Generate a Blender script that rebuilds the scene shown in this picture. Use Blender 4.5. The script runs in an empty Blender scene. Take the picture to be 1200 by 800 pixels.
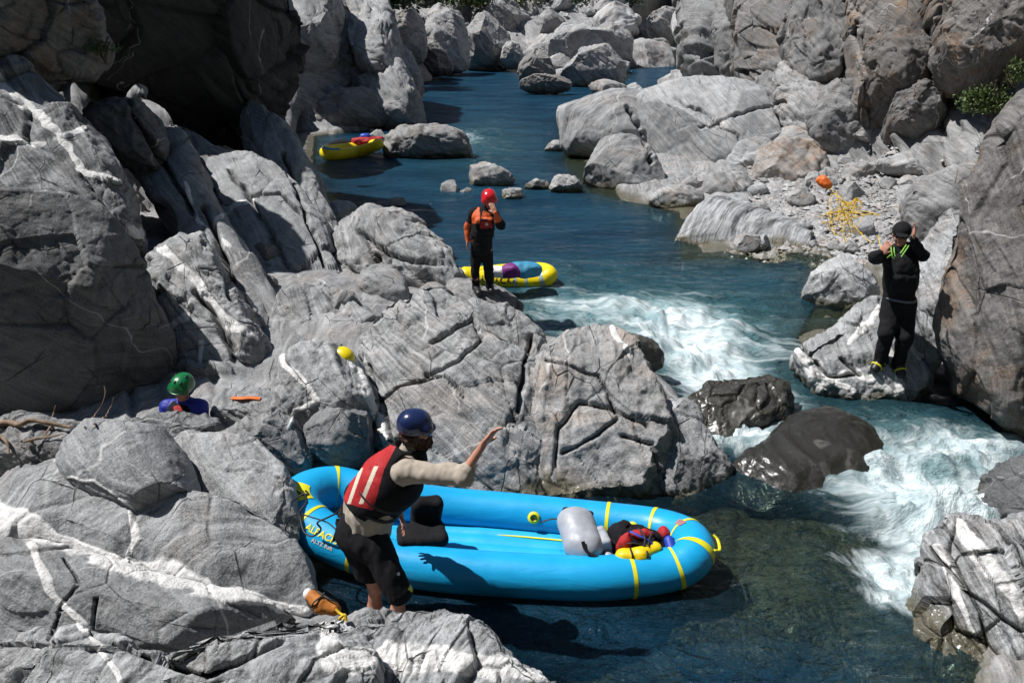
import bpy, math, random
import numpy as np
from mathutils import Vector, Matrix, Euler

R = math.radians
random.seed(7)
rng = np.random.default_rng(11)
scn = bpy.context.scene
COL = scn.collection

# ------------------------------------------------------------------ camera
F_PX, PITCH, CAM_H = 950.0, 21.8, 4.46          # focal length for a 1200 px wide frame
cam_d = bpy.data.cameras.new('camera'); cam = bpy.data.objects.new('camera', cam_d); COL.objects.link(cam)
cam_d.sensor_width = 36; cam_d.lens = F_PX / 1200 * 36; cam_d.clip_end = 2000; cam_d.clip_start = 0.05
cam.location = (0, 0, CAM_H); cam.rotation_euler = (R(90 - PITCH), 0, 0)
scn.camera = cam
CT, ST = math.cos(R(PITCH)), math.sin(R(PITCH))
FWD = np.array([0, CT, -ST]); UP = np.array([0, ST, CT]); RT = np.array([1.0, 0, 0]); EYE = np.array([0, 0, CAM_H])

def ray(px, py): return FWD + RT * ((px - 600) / F_PX) + UP * ((400 - py) / F_PX)
def W(px, py, d): return EYE + ray(px, py) * d            # a point seen at (px, py) at axial depth d
def G(px, py, z=0.0):                                       # the point of level z seen there
    r = ray(px, py); return EYE + r * ((z - CAM_H) / r[2])
def DEP(px, py, z=0.0): r = ray(px, py); return (z - CAM_H) / r[2]
def PIX(P):
    q = np.asarray(P) - EYE; d = q @ FWD
    return 600 + F_PX * (q @ RT) / d, 400 - F_PX * (q @ UP) / d, d

# ------------------------------------------------------------------ noise
TB = rng.random((64, 64, 64)).astype(np.float32) * 2 - 1
def vn(p):
    p = np.asarray(p, np.float32); i = np.floor(p).astype(np.int32); f = p - i
    f = f * f * f * (f * (f * 6 - 15) + 10)
    x0, y0, z0 = (i[:, 0] & 63), (i[:, 1] & 63), (i[:, 2] & 63)
    x1, y1, z1 = (x0 + 1) & 63, (y0 + 1) & 63, (z0 + 1) & 63
    fx, fy, fz = f[:, 0], f[:, 1], f[:, 2]
    a = TB[x0, y0, z0] * (1 - fx) + TB[x1, y0, z0] * fx; b = TB[x0, y1, z0] * (1 - fx) + TB[x1, y1, z0] * fx
    c = TB[x0, y0, z1] * (1 - fx) + TB[x1, y0, z1] * fx; d = TB[x0, y1, z1] * (1 - fx) + TB[x1, y1, z1] * fx
    return (a * (1 - fy) + b * fy) * (1 - fz) + (c * (1 - fy) + d * fy) * fz
RM = np.array(Euler((0.7, 0.5, 0.9)).to_matrix(), np.float32)
def fbm(p, oct=4, gain=0.5):
    s = 0; a = 1.0; p = np.asarray(p, np.float32)
    for o in range(oct):
        s = s + a * vn(p); p = (p @ RM) * 2.03 + 17.3; a *= gain
    return s
JT = rng.random((32, 32, 32, 3)).astype(np.float32)
def voro(p):
    """F1, F2, three random numbers of the nearest cell, offset to its centre"""
    p = np.asarray(p, np.float32); i = np.floor(p).astype(np.int32); n = len(p)
    f1 = np.full(n, 9e9, np.float32); f2 = f1.copy(); cid = np.zeros((n, 3), np.float32); off = np.zeros((n, 3), np.float32)
    for dx in (-1, 0, 1):
        for dy in (-1, 0, 1):
            for dz in (-1, 0, 1):
                c = i + np.array([dx, dy, dz], np.int32); j = JT[c[:, 0] & 31, c[:, 1] & 31, c[:, 2] & 31]
                v = p - (c + j); d = (v * v).sum(1)
                m = d < f1
                f2 = np.where(m, f1, np.minimum(f2, d)); f1 = np.where(m, d, f1)
                cid[m] = j[m]; off[m] = v[m]
    return np.sqrt(f1), np.sqrt(f2), cid, off
def sst(a, b, x): t = np.clip((x - a) / (b - a), 0, 1); return t * t * (3 - 2 * t)

# ------------------------------------------------------------------ meshes
def mesh_np(name, V, Fq, mat=None, attrs=None, smooth=True):
    """V (n,3), Fq (m,4) quads or a list of index lists"""
    me = bpy.data.meshes.new(name); V = np.asarray(V, np.float32)
    if isinstance(Fq, np.ndarray) and Fq.ndim == 2:
        k = Fq.shape[1]; m = len(Fq)
        me.vertices.add(len(V)); me.vertices.foreach_set('co', V.ravel())
        me.loops.add(m * k); me.loops.foreach_set('vertex_index', Fq.astype(np.int32).ravel())
        me.polygons.add(m); me.polygons.foreach_set('loop_start', np.arange(0, m * k, k, dtype=np.int32))
        me.update(calc_edges=True)
    else:
        me.from_pydata([tuple(map(float, v)) for v in V], [], Fq); me.update()
    if smooth: me.polygons.foreach_set('use_smooth', np.ones(len(me.polygons), bool))
    for k, a in (attrs or {}).items():
        a = np.asarray(a, np.float32)
        if a.ndim == 1:
            at = me.attributes.new(k, 'FLOAT', 'POINT'); at.data.foreach_set('value', a)
        else:
            at = me.attributes.new(k, 'FLOAT_VECTOR', 'POINT'); at.data.foreach_set('vector', a.ravel())
    if mat: me.materials.append(mat)
    return me
def link(name, me, parent=None, loc=None, label=None, cat=None, group=None, kind=None):
    o = bpy.data.objects.new(name, me); COL.objects.link(o)
    if loc is not None: o.location = tuple(map(float, loc))
    if parent is not None: o.parent = parent
    tag(o, label, cat, group, kind); return o
def tag(o, label=None, cat=None, group=None, kind=None):
    if label: o['label'] = label
    if cat: o['category'] = cat
    if group: o['group'] = group
    if kind: o['kind'] = kind
def empty(name, loc, label, cat, group=None):
    o = bpy.data.objects.new(name, None); COL.objects.link(o); o.location = tuple(map(float, loc)); o.empty_display_size = .1
    tag(o, label, cat, group); return o
def child(name, V, Fq, mat, parent, smooth=True, attrs=None, org=None, label=None):
    """a part: vertices are given in world coordinates, parent is an unrotated Empty or mesh"""
    p = parent; off = np.zeros(3)
    while p is not None: off += np.array(p.location); p = p.parent
    V = np.asarray(V, float)
    if org is None: org = V.mean(0)
    me = mesh_np(name, V - org, Fq, mat, attrs, smooth)
    o = bpy.data.objects.new(name, me); COL.objects.link(o); o.parent = parent; o.location = tuple(map(float, org - off))
    if label: o['label'] = label
    return o
def normals(V, Fq):
    a = V[Fq[:, 2]] - V[Fq[:, 0]]; b = V[Fq[:, 3]] - V[Fq[:, 1]]; n = np.cross(a, b)
    N = np.zeros_like(V)
    for k in range(4):
        for c in range(3): N[:, c] += np.bincount(Fq[:, k], n[:, c], len(V))
    return N / (np.linalg.norm(N, axis=1, keepdims=True) + 1e-12)
def gridq(nu, nv, wrapu=False, wrapv=False, off=0):
    iu = np.arange(nu if wrapu else nu - 1); iv = np.arange(nv if wrapv else nv - 1)
    A, B = np.meshgrid(iu, iv, indexing='ij'); A = A.ravel(); B = B.ravel(); A2 = (A + 1) % nu; B2 = (B + 1) % nv
    return np.stack([A * nv + B, A2 * nv + B, A2 * nv + B2, A * nv + B2], 1) + off
def resample(P, n, closed=False):
    P = np.asarray(P, float)
    if closed: P = np.vstack([P, P[:1]])
    d = np.r_[0, np.cumsum(np.linalg.norm(np.diff(P, axis=0), axis=1))]
    t = np.linspace(0, d[-1], n, endpoint=not closed)
    return np.stack([np.interp(t, d, P[:, c]) for c in range(P.shape[1])], 1)
def catmull(P, m=8, closed=False):
    P = np.asarray(P, float); n = len(P); out = []
    for i in range(n if closed else n - 1):
        g = (lambda k: P[k % n]) if closed else (lambda k: P[min(max(k, 0), n - 1)])
        p0, p1, p2, p3 = g(i - 1), g(i), g(i + 1), g(i + 2)
        for t in np.arange(m) / m:
            out.append(.5 * (2 * p1 + (p2 - p0) * t + (2 * p0 - 5 * p1 + 4 * p2 - p3) * t * t + (3 * p1 - p0 - 3 * p2 + p3) * t ** 3))
    if not closed: out.append(P[-1])
    return np.array(out)
def tube(P, r, sides=12, closed=False, flat=1.0, caps=True):
    """swept tube; r scalar or per point"""
    P = np.asarray(P, float); n = len(P); r = np.broadcast_to(np.asarray(r, float), (n,))
    T = (np.roll(P, -1, 0) - np.roll(P, 1, 0)) if closed else np.gradient(P, axis=0)
    T /= np.linalg.norm(T, axis=1, keepdims=True) + 1e-12
    U = np.tile([0, 0, 1.0], (n, 1)); bad = np.abs(T[:, 2]) > .95; U[bad] = [0, 1, 0]
    S = np.cross(T, U); S /= np.linalg.norm(S, axis=1, keepdims=True) + 1e-12; U = np.cross(S, T)
    a = np.linspace(0, 2 * np.pi, sides, endpoint=False)
    V = P[:, None] + (S[:, None] * np.cos(a)[None, :, None] + U[:, None] * np.sin(a)[None, :, None] * flat) * r[:, None, None]
    V = V.reshape(-1, 3); Fq = gridq(n, sides, closed, True)
    if not closed and caps:
        V = np.vstack([V, P[:1], P[-1:]]); c0, c1 = n * sides, n * sides + 1
        k = np.arange(sides); k2 = (k + 1) % sides
        Fq = np.vstack([Fq, np.stack([k2, k, np.full(sides, c0), np.full(sides, c0)], 1), np.stack([(n - 1) * sides + k, (n - 1) * sides + k2, np.full(sides, c1), np.full(sides, c1)], 1)])
        Fl = [list(dict.fromkeys(f)) for f in Fq.tolist()]
        return V, Fl
    return V, Fq

# ------------------------------------------------------------------ signed-distance bodies, meshed by surface nets
class SDF:
    def __init__(s, lo, hi, res):
        s.lo = np.asarray(lo, float); s.res = res; s.n = np.ceil((np.asarray(hi) - s.lo) / res).astype(int) + 1
        s.g = np.full(s.n, 1.0, np.float32)
    def _box(s, lo, hi):
        a = np.clip(np.floor((lo - s.lo) / s.res).astype(int), 0, s.n); b = np.clip(np.ceil((hi - s.lo) / s.res).astype(int) + 1, 0, s.n)
        if (b <= a).any(): return None
        ax = [s.lo[c] + np.arange(a[c], b[c]) * s.res for c in range(3)]
        X = np.stack(np.meshgrid(*ax, indexing='ij'), -1)
        return tuple(slice(a[c], b[c]) for c in range(3)), X
    def _mix(s, sl, d, k, op):
        g = s.g[sl]
        if op == 'add':
            h = np.clip(.5 + .5 * (g - d) / k, 0, 1); s.g[sl] = g * (1 - h) + d * h - k * h * (1 - h)
        else:
            d = -d; h = np.clip(.5 - .5 * (g - d) / k, 0, 1); s.g[sl] = g * (1 - h) + d * h + k * h * (1 - h)
    def cone(s, a, b, r1, r2, k=.03, op='add', flat=None):
        """round cone a-b; flat=(axis, factor) squashes space along an axis"""
        a = np.asarray(a, float); b = np.asarray(b, float); m = max(r1, r2) + k * 2 + .04
        bx = s._box(np.minimum(a, b) - m, np.maximum(a, b) + m)
        if bx is None: return s
        sl, X = bx; ba = b - a; L = ba @ ba + 1e-12
        v = X - a; t = np.clip((v @ ba) / L, 0, 1); q = v - t[..., None] * ba; r = r1 + (r2 - r1) * t
        if flat is not None:
            ax = np.asarray(flat[0], float); ax /= np.linalg.norm(ax); c = q @ ax
            q = q + (c * (1 / flat[1] - 1))[..., None] * ax
            d = (np.linalg.norm(q, axis=-1) - r) * min(1, flat[1] * 1.15)
        else: d = np.linalg.norm(q, axis=-1) - r
        s._mix(sl, d.astype(np.float32), k, op); return s
    def ell(s, c, rad, rot=None, k=.03, op='add', p=2.0):
        c = np.asarray(c, float); rad = np.asarray(rad, float); m = rad.max() + 2 * k + .04
        bx = s._box(c - m, c + m)
        if bx is None: return s
        sl, X = bx; q = X - c
        if rot is not None: q = q @ rot
        u = (np.abs(q / rad) ** p).sum(-1) ** (1 / p); d = (u - 1) * rad.min() * .9
        s._mix(sl, np.minimum(d, 1).astype(np.float32), k, op); return s
    def box(s, c, h, r=.02, rot=None, k=.02, op='add'):
        c = np.asarray(c, float); h = np.asarray(h, float); m = np.linalg.norm(h) + 2 * k + .04
        bx = s._box(c - m, c + m)
        if bx is None: return s
        sl, X = bx; q = X - c
        if rot is not None: q = q @ rot
        q = np.abs(q) - (h - r); d = np.linalg.norm(np.maximum(q, 0), axis=-1) + np.minimum(q.max(-1), 0) - r
        s._mix(sl, d.astype(np.float32), k, op); return s
    def cut(s, pt, n, k=.004):
        """removes the side that n points to"""
        ax = [s.lo[c] + np.arange(s.n[c]) * s.res for c in range(3)]; pt = np.asarray(pt, float); n = np.asarray(n, float); n = n / np.linalg.norm(n)
        d = ((ax[0] - pt[0]) * n[0])[:, None, None] + ((ax[1] - pt[1]) * n[1])[None, :, None] + ((ax[2] - pt[2]) * n[2])[None, None, :]
        s.g = np.maximum(s.g, d.astype(np.float32)); return s
    def folds(s, amp, freq, seed=0., stretch=(1, 1, 1)):
        m = np.abs(s.g) < amp * 3 + s.res * 2; I = np.argwhere(m)
        if len(I): s.g[m] += amp * fbm((s.lo + I * s.res) * freq * np.array(stretch) + seed, 3, .5)
        return s
    def mesh(s):
        g = s.g; n = np.array(g.shape); neg = g < 0
        c = [neg[dx:n[0] - 1 + dx, dy:n[1] - 1 + dy, dz:n[2] - 1 + dz] for dx in (0, 1) for dy in (0, 1) for dz in (0, 1)]
        cnt = sum(x.astype(np.int8) for x in c); act = (cnt > 0) & (cnt < 8); idx = np.full(act.shape, -1, np.int64)
        A = np.argwhere(act); idx[act] = np.arange(len(A)); P = np.zeros((len(A), 3)); w = np.zeros(len(A))
        cor = [(dx, dy, dz) for dx in (0, 1) for dy in (0, 1) for dz in (0, 1)]
        for i, a in enumerate(cor):
            for b in cor[i + 1:]:
                if sum(abs(a[q] - b[q]) for q in range(3)) != 1: continue
                ga = g[A[:, 0] + a[0], A[:, 1] + a[1], A[:, 2] + a[2]]; gb = g[A[:, 0] + b[0], A[:, 1] + b[1], A[:, 2] + b[2]]
                m = (ga < 0) != (gb < 0); t = np.where(m, ga / np.where(m, ga - gb, 1), 0)
                P += np.where(m[:, None], np.array(a) + t[:, None] * (np.array(b) - np.array(a)), 0); w += m
        V = s.lo + (A + P / np.maximum(w, 1)[:, None]) * s.res; Q = []
        for ax in range(3):
            o1, o2 = [q for q in range(3) if q != ax]
            sl0 = [slice(None)] * 3; sl1 = [slice(None)] * 3; sl0[ax] = slice(0, n[ax] - 1); sl1[ax] = slice(1, n[ax])
            e = neg[tuple(sl0)] != neg[tuple(sl1)]
            E = np.argwhere(e); ok = (E[:, o1] > 0) & (E[:, o2] > 0) & (E[:, o1] < n[o1] - 1) & (E[:, o2] < n[o2] - 1); E = E[ok]
            f = neg[E[:, 0], E[:, 1], E[:, 2]]
            def ii(a, b): q = E.copy(); q[:, o1] -= a; q[:, o2] -= b; return idx[q[:, 0], q[:, 1], q[:, 2]]
            q = np.stack([ii(1, 1), ii(0, 1), ii(0, 0), ii(1, 0)], 1)
            fl = f if ax != 1 else ~f
            q = np.where(fl[:, None], q, q[:, ::-1]); Q.append(q)
        return V, np.vstack(Q)

# ------------------------------------------------------------------ materials
def nodes(name):
    m = bpy.data.materials.new(name); m.use_nodes = True; nt = m.node_tree; nt.nodes.clear(); return m, nt
class NB:
    def __init__(s, nt): s.nt = nt
    def n(s, t, **kw):
        o = s.nt.nodes.new(t)
        for k, v in kw.items():
            if k.startswith('i_'): o.inputs[k[2:].replace('_', ' ')].default_value = v
            else: setattr(o, k, v)
        return o
    def l(s, a, b): s.nt.links.new(a, b)
    def math(s, op, a, b=None, c=None, clamp=False):
        o = s.nt.nodes.new('ShaderNodeMath'); o.operation = op; o.use_clamp = clamp
        for i, v in enumerate((a, b, c)):
            if v is None: continue
            if isinstance(v, (int, float)): o.inputs[i].default_value = v
            else: s.l(v, o.inputs[i])
        return o.outputs[0]
    def ramp(s, x, stops):
        o = s.nt.nodes.new('ShaderNodeValToRGB'); cr = o.color_ramp
        while len(cr.elements) < len(stops): cr.elements.new(.5)
        for e, (p, c) in zip(cr.elements, stops):
            e.position = p; e.color = (c, c, c, 1) if isinstance(c, (int, float)) else (*c, 1)
        s.l(x, o.inputs[0]); return o.outputs[0]
    def mix(s, f, a, b, mode='MIX'):
        o = s.nt.nodes.new('ShaderNodeMix'); o.data_type = 'RGBA'; o.blend_type = mode
        for v, k in ((f, 0), (a, 6), (b, 7)):
            if isinstance(v, (int, float)): o.inputs[k].default_value = v if k == 0 else (v, v, v, 1)
            elif isinstance(v, tuple): o.inputs[k].default_value = (*v, 1)
            else: s.l(v, o.inputs[k])
        return o.outputs[2]
    def noise(s, vec, scale, det=4, rough=.55, dist=0):
        o = s.n('ShaderNodeTexNoise'); o.inputs['Scale'].default_value = scale; o.inputs['Detail'].default_value = det
        o.inputs['Roughness'].default_value = rough; o.inputs['Distortion'].default_value = dist
        if vec is not None: s.l(vec, o.inputs['Vector'])
        return o.outputs[0]
    def mapv(s, vec, scale=(1, 1, 1), rot=(0, 0, 0), loc=(0, 0, 0)):
        o = s.n('ShaderNodeMapping'); o.inputs['Scale'].default_value = scale; o.inputs['Rotation'].default_value = rot; o.inputs['Location'].default_value = loc
        s.l(vec, o.inputs['Vector']); return o.outputs[0]
    def bump(s, h, strength, dist, nrm=None):
        o = s.n('ShaderNodeBump'); o.inputs['Strength'].default_value = strength; o.inputs['Distance'].default_value = dist
        s.l(h, o.inputs['Height'])
        if nrm is not None: s.l(nrm, o.inputs['Normal'])
        return o.outputs[0]

def simple(name, col, rough=.6, metal=0, noise_amt=.15, nscale=30, bump=.15, spec=.5, coat=0, col2=None):
    m, nt = nodes(name); b = NB(nt); out = b.n('ShaderNodeOutputMaterial'); p = b.n('ShaderNodeBsdfPrincipled'); tc = b.n('ShaderNodeTexCoord').outputs['Object']
    nz = b.noise(tc, nscale, 4, .6)
    c2 = col2 or tuple(c * (1 - noise_amt * 2) for c in col)
    col1 = tuple(min(1, c * (1 + noise_amt * .6)) for c in col)
    b.l(b.mix(b.ramp(nz, [(.3, 0), (.7, 1)]), c2, col1), p.inputs['Base Color'])
    p.inputs['Roughness'].default_value = rough; p.inputs['Metallic'].default_value = metal
    p.inputs['Specular IOR Level'].default_value = spec; p.inputs['Coat Weight'].default_value = coat
    if bump: b.l(b.bump(b.noise(tc, nscale * 2.5, 3), bump, .004), p.inputs['Normal'])
    b.l(p.outputs[0], out.inputs[0]); return m
# ------------------------------------------------------------------ rock material
def rock_mat(name, gravel=False):
    m, nt = nodes(name); b = NB(nt); out = b.n('ShaderNodeOutputMaterial'); p = b.n('ShaderNodeBsdfPrincipled')
    rp = b.n('ShaderNodeAttribute', attribute_name='rp').outputs['Vector']
    vein = b.n('ShaderNodeAttribute', attribute_name='vein').outputs['Fac']
    wet = b.n('ShaderNodeAttribute', attribute_name='wet').outputs['Fac']
    crk = b.n('ShaderNodeAttribute', attribute_name='crk').outputs['Fac']
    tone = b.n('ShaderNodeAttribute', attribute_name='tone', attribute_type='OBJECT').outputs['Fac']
    warm = b.n('ShaderNodeAttribute', attribute_name='warm', attribute_type='OBJECT').outputs['Fac']
    band = b.n('ShaderNodeAttribute', attribute_name='band', attribute_type='OBJECT').outputs['Fac']
    wv = b.n('ShaderNodeTexNoise'); wv.inputs['Scale'].default_value = 1.3; wv.inputs['Detail'].default_value = 3; b.l(rp, wv.inputs['Vector'])
    wo = b.n('ShaderNodeVectorMath', operation='MULTIPLY_ADD'); b.l(wv.outputs[1], wo.inputs[0]); wo.inputs[1].default_value = (.22, .22, .22); b.l(rp, wo.inputs[2]); wp = wo.outputs[0]
    big = b.noise(rp, .9, 5, .6)
    mid = b.noise(wp, 5, 6, .65)
    fol = b.noise(b.mapv(wp, (1.1, 1.6, 26)), 1.0, 5, .62)             # thin foliation
    fol2 = b.noise(b.mapv(wp, (.5, .5, 6)), 1.0, 4, .6)                # broad bands
    spk = b.noise(rp, 55, 3, .7)
    spk2 = b.noise(rp, 150, 2, .7)
    v = b.math('MULTIPLY_ADD', b.math('SUBTRACT', big, .5), .30, .285)
    v = b.math('MULTIPLY_ADD', b.math('SUBTRACT', mid, .5), .24, v)
    fb = b.math('ADD', b.math('MULTIPLY', b.math('SUBTRACT', fol, .5), .70), b.math('MULTIPLY', b.math('SUBTRACT', fol2, .5), .32))
    v = b.math('MULTIPLY_ADD', fb, band, v)
    v = b.math('MULTIPLY_ADD', b.math('SUBTRACT', spk, .5), .42, v)
    v = b.math('MULTIPLY_ADD', b.math('SUBTRACT', spk2, .5), .40, v)
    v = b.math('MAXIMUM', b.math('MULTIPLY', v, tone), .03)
    cc = b.n('ShaderNodeCombineColor'); b.l(v, cc.inputs[0]); b.l(b.math('MULTIPLY', v, 1.035), cc.inputs[1]); b.l(b.math('MULTIPLY', v, 1.065), cc.inputs[2]); col = cc.outputs[0]
    # warm lichen and iron patches
    pt = b.ramp(b.noise(b.mapv(rp, (1, 1, 1), loc=(5, 2, 9)), 1.4, 6, .7), [(.50, 0), (.68, 1)])
    col = b.mix(b.math('MULTIPLY', pt, warm, clamp=True), col, b.mix(1.0, col, (1.12, .86, .66), 'MULTIPLY'))
    col = b.mix(b.math('MULTIPLY', warm, .40, clamp=True), col, b.mix(1.0, col, (1.10, .93, .80), 'MULTIPLY'))
    # dark water stains
    st = b.ramp(b.noise(b.mapv(wp, (2.2, 2.2, .8), loc=(1, 7, 3)), 1.2, 6, .7), [(.56, 0), (.72, 1)])
    col = b.mix(b.math('MULTIPLY', st, .62), col, b.mix(1.0, col, (.42, .42, .43), 'MULTIPLY'))
    # thin quartz veins, two sets
    def contour(sc, mp, w, loc):
        dt = b.n('ShaderNodeVectorMath', operation='DOT_PRODUCT'); b.l(rp, dt.inputs[0]); dt.inputs[1].default_value = mp
        wb = b.math('MULTIPLY', b.noise(b.mapv(rp, loc=loc), 1.1, 2.5, .5), .75)
        sx = b.math('ADD', b.math('MULTIPLY', dt.outputs['Value'], sc), wb)
        d = b.math('ABSOLUTE', b.math('SUBTRACT', b.math('FRACT', sx), .5))
        return b.math('SUBTRACT', 1, b.math('DIVIDE', d, w, clamp=True), clamp=True)
    msk = b.ramp(b.noise(b.mapv(rp, loc=(11, 3, 1)), .8, 3), [(.48, 0), (.6, 1)])
    v1 = b.math('MULTIPLY', contour(.42, (.9, .2, .5), .010, (2, 2, 2)), msk)
    v2 = b.math('MULTIPLY', contour(.55, (-.3, .85, .6), .007, (8, 1, 4)), b.math('SUBTRACT', 1, msk))
    tv = b.math('MAXIMUM', b.math('POWER', v1, .8), b.math('MULTIPLY', v2, .7))
    edge = b.math('MULTIPLY_ADD', b.math('SUBTRACT', b.noise(rp, 14, 5, .7), .5), .5, vein)
    bv = b.ramp(edge, [(.42, 0), (.55, 1)])
    allv = b.math('MAXIMUM', b.math('MULTIPLY', tv, .75), bv)
    vc = b.mix(b.noise(rp, 22, 4, .7), (.52, .51, .50), (.88, .87, .85))
    col = b.mix(allv, col, vc)
    # fissures: dark lines along joints and traced cracks
    ve = b.n('ShaderNodeTexVoronoi', feature='DISTANCE_TO_EDGE'); ve.inputs['Scale'].default_value = 1.5; b.l(b.mapv(rp, (1, .5, 1.7)), ve.inputs['Vector'])
    cm = b.ramp(b.noise(b.mapv(rp, loc=(3, 9, 4)), 1.5, 3), [(.52, 0), (.64, 1)])
    cr = b.math('MULTIPLY', b.math('SUBTRACT', 1, b.math('DIVIDE', ve.outputs['Distance'], .014, clamp=True), clamp=True), cm)
    cr = b.math('MAXIMUM', cr, crk)
    col = b.mix(b.math('MULTIPLY', cr, .6, clamp=True), col, (.03, .028, .026))
    # moss / algae brown where wet
    alg = b.mix(b.noise(rp, 9, 5, .7), (.07, .065, .038), (.32, .28, .16)); alg = b.mix(1.0, alg, tone, 'MULTIPLY')
    wcol = b.mix(.45, b.mix(1.0, col, (.30, .29, .27), 'MULTIPLY'), alg)
    col = b.mix(wet, col, wcol)
    b.l(col, p.inputs['Base Color'])
    b.l(b.math('MULTIPLY_ADD', wet, -.62, .82), p.inputs['Roughness'])
    p.inputs['Specular IOR Level'].default_value = .35; b.l(b.math('MULTIPLY', wet, .45), p.inputs['Coat Weight']); p.inputs['Coat Roughness'].default_value = .25
    n1 = b.bump(b.math('ADD', b.noise(rp, 26, 6, .7), b.math('MULTIPLY', fol, band)), .75, .025)
    n2 = b.bump(spk, .8, .009, n1)
    n3 = b.bump(b.math('MULTIPLY', cr, -1), .8, .03, n2)
    b.l(n3, p.inputs['Normal'])
    b.l(p.outputs[0], out.inputs[0]); return m
ROCK = rock_mat('river_rock')

WL_A, WL_B = 0.0, -0.15          # pool above the rapid, pool below it
def wl(x, y):                    # water level, without waves
    x = np.asarray(x, float); y = np.asarray(y, float)
    return WL_A + (WL_B - WL_A) * sst(12.6, 10.6, y + .15 * (x - 3))

def segd(px, py, L):
    """pixel distance to a polyline, with the parameter 0..1 along it"""
    L = np.asarray(L, float); best = np.full(len(px), 1e9); tt = np.zeros(len(px)); n = len(L) - 1
    for i in range(n):
        a, c = L[i, :2], L[i + 1, :2]; ab = c - a; t = np.clip(((px - a[0]) * ab[0] + (py - a[1]) * ab[1]) / (ab @ ab), 0, 1)
        d = np.hypot(px - a[0] - t * ab[0], py - a[1] - t * ab[1]); m = d < best; best[m] = d[m]; tt[m] = (i + t[m])
    return best, tt
VEINS = []    # (polyline px, width px along it, depth range)  quartz dikes: planar sheets through the rock mass
CRACKS = []
def surf(px, py, default=9.0):
    bpy.context.view_layer.update(); r = ray(px, py); L = np.linalg.norm(r)
    hit, loc, n, i, ob, m = scn.ray_cast(bpy.context.evaluated_depsgraph_get(), Vector(EYE), Vector(r / L))
    return float((np.array(loc) - EYE) @ FWD) if hit else default
def finish(V, Fq, org, fol=(0, 0, 0), rough=1.0, size=1.0, blocks=.6, seed=0., detail=True, veinset=None, crackset=None, stepscale=1.0, fineblk=1.0, damp=1.0):
    """displaces a base surface into rock. Returns V and the material attributes"""
    V = V.astype(np.float64); M = np.array(Euler([R(a) for a in fol]).to_matrix())
    N = normals(V, Fq)
    P = V + seed * 3.17
    low = fbm(P * (1.1 / size), 3, .5); V = V + N * (low * .05 * size * rough)[:, None]
    Q = P @ M; Q = Q + .18 * size * np.stack([vn(P * 1.5 / size + 5), vn(P * 1.5 / size + 9), vn(P * 1.5 / size + 14)], 1)
    crk = np.zeros(len(V))
    if blocks > 0:
        cs = .55 * size * stepscale
        f1, f2, cid, off = voro(Q / cs * np.array([.75, 1.0, 1.6]))
        d = (cid[:, 0] - .5) * .11 * cs + ((cid - .5) * off).sum(1) * .22 * cs
        e = f2 - f1; g = np.exp(-(e / .035) ** 2) * (vn(P * 2 / size + 3) > -.25)
        V = V + N * (blocks * (d - .05 * cs * g))[:, None]; crk = np.maximum(crk, g * .55 * min(1, blocks * 1.4) * (e < .035))
        if fineblk > 0:
            cs2 = cs * .33; f1, f2, cid, off = voro(Q / cs2 * np.array([.6, 1.1, 1.7]) + 31); mk = sst(-.25, .35, vn(P * 1.7 / size + 21))
            d = (cid[:, 1] - .5) * .13 * cs2 + ((cid - .5) * off).sum(1) * .3 * cs2; e = f2 - f1
            V = V + N * (damp * fineblk * blocks * mk * (d - .07 * cs2 * np.exp(-(e / .07) ** 2)))[:, None]
    # foliation ledges
    for fq, am, so in ((3.2, .040, 0), (9.5, .010, 40)):
        z = Q[:, 2] * (fq / max(size, .3)) + .9 * vn(Q * np.array([1.1, 1.1, 2.2]) / size + so); s = z - np.floor(z); fl = vn(np.stack([np.floor(z) * 3.7, Q[:, 0] * .9 / size, Q[:, 1] * .9 / size], 1) + so)
        V = V + N * (damp * rough * am * size * ((np.minimum(s / .82, (1 - s) / .18) - .5) * sst(-.45, .25, vn(P * .9 / size + 40 + so)) + fl * .55))[:, None]
    V = V + N * (rough * .022 * fbm(P * 6.5 / max(size, .35), 4, .55) * min(size, 1.6))[:, None]
    X = V + org
    vein = np.zeros(len(V)); px, py, dd = PIX(X); te = EYE - X; te /= np.linalg.norm(te, axis=1, keepdims=True); fc = sst(.0, .12, (N * te).sum(1))
    for L, w, (d0, d1) in VEINS if veinset is None else veinset:
        m = (dd > d0) & (dd < d1) & (px > min(p[0] for p in L) - 40) & (px < max(p[0] for p in L) + 40) & (py > min(p[1] for p in L) - 40) & (py < max(p[1] for p in L) + 40)
        if not m.any(): continue
        wob = 5 * vn(X[m] * 4.0); ds, t = segd(px[m] + wob, py[m] + 3 * vn(X[m] * 6.0 + 7), L)
        ww = np.interp(t, np.arange(len(L)), w) if isinstance(w, (list, tuple)) else w
        mv = vn(X[m] * 2.2 + 30); vv = np.clip(1 - ds / (ww * .58 * (1 + .55 * mv + .35 * vn(X[m] * 9))) * .5, 0, 1) * fc[m] * (1 - .45 * sst(.35, .7, vn(X[m] * 3.1 + 60))); vein[m] = np.maximum(vein[m], vv)
        V[m] += N[m] * (.012 * sst(.4, .7, vv))[:, None]
    for L, w, dep, (d0, d1) in CRACKS if crackset is None else crackset:
        m = (dd > d0) & (dd < d1) & (px > min(p[0] for p in L) - 25) & (px < max(p[0] for p in L) + 25) & (py > min(p[1] for p in L) - 25) & (py < max(p[1] for p in L) + 25)
        if not m.any(): continue
        ds, t = segd(px[m] + 3 * vn(X[m] * 5.0), py[m] + 3 * vn(X[m] * 5.0 + 7), L); g = np.exp(-(ds / (w * .6)) ** 2) * fc[m]
        V[m] -= N[m] * (g * dep)[:, None]; crk[m] = np.maximum(crk[m], np.clip(g * 1.3 - .3, 0, 1))
    X = V + org
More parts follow.
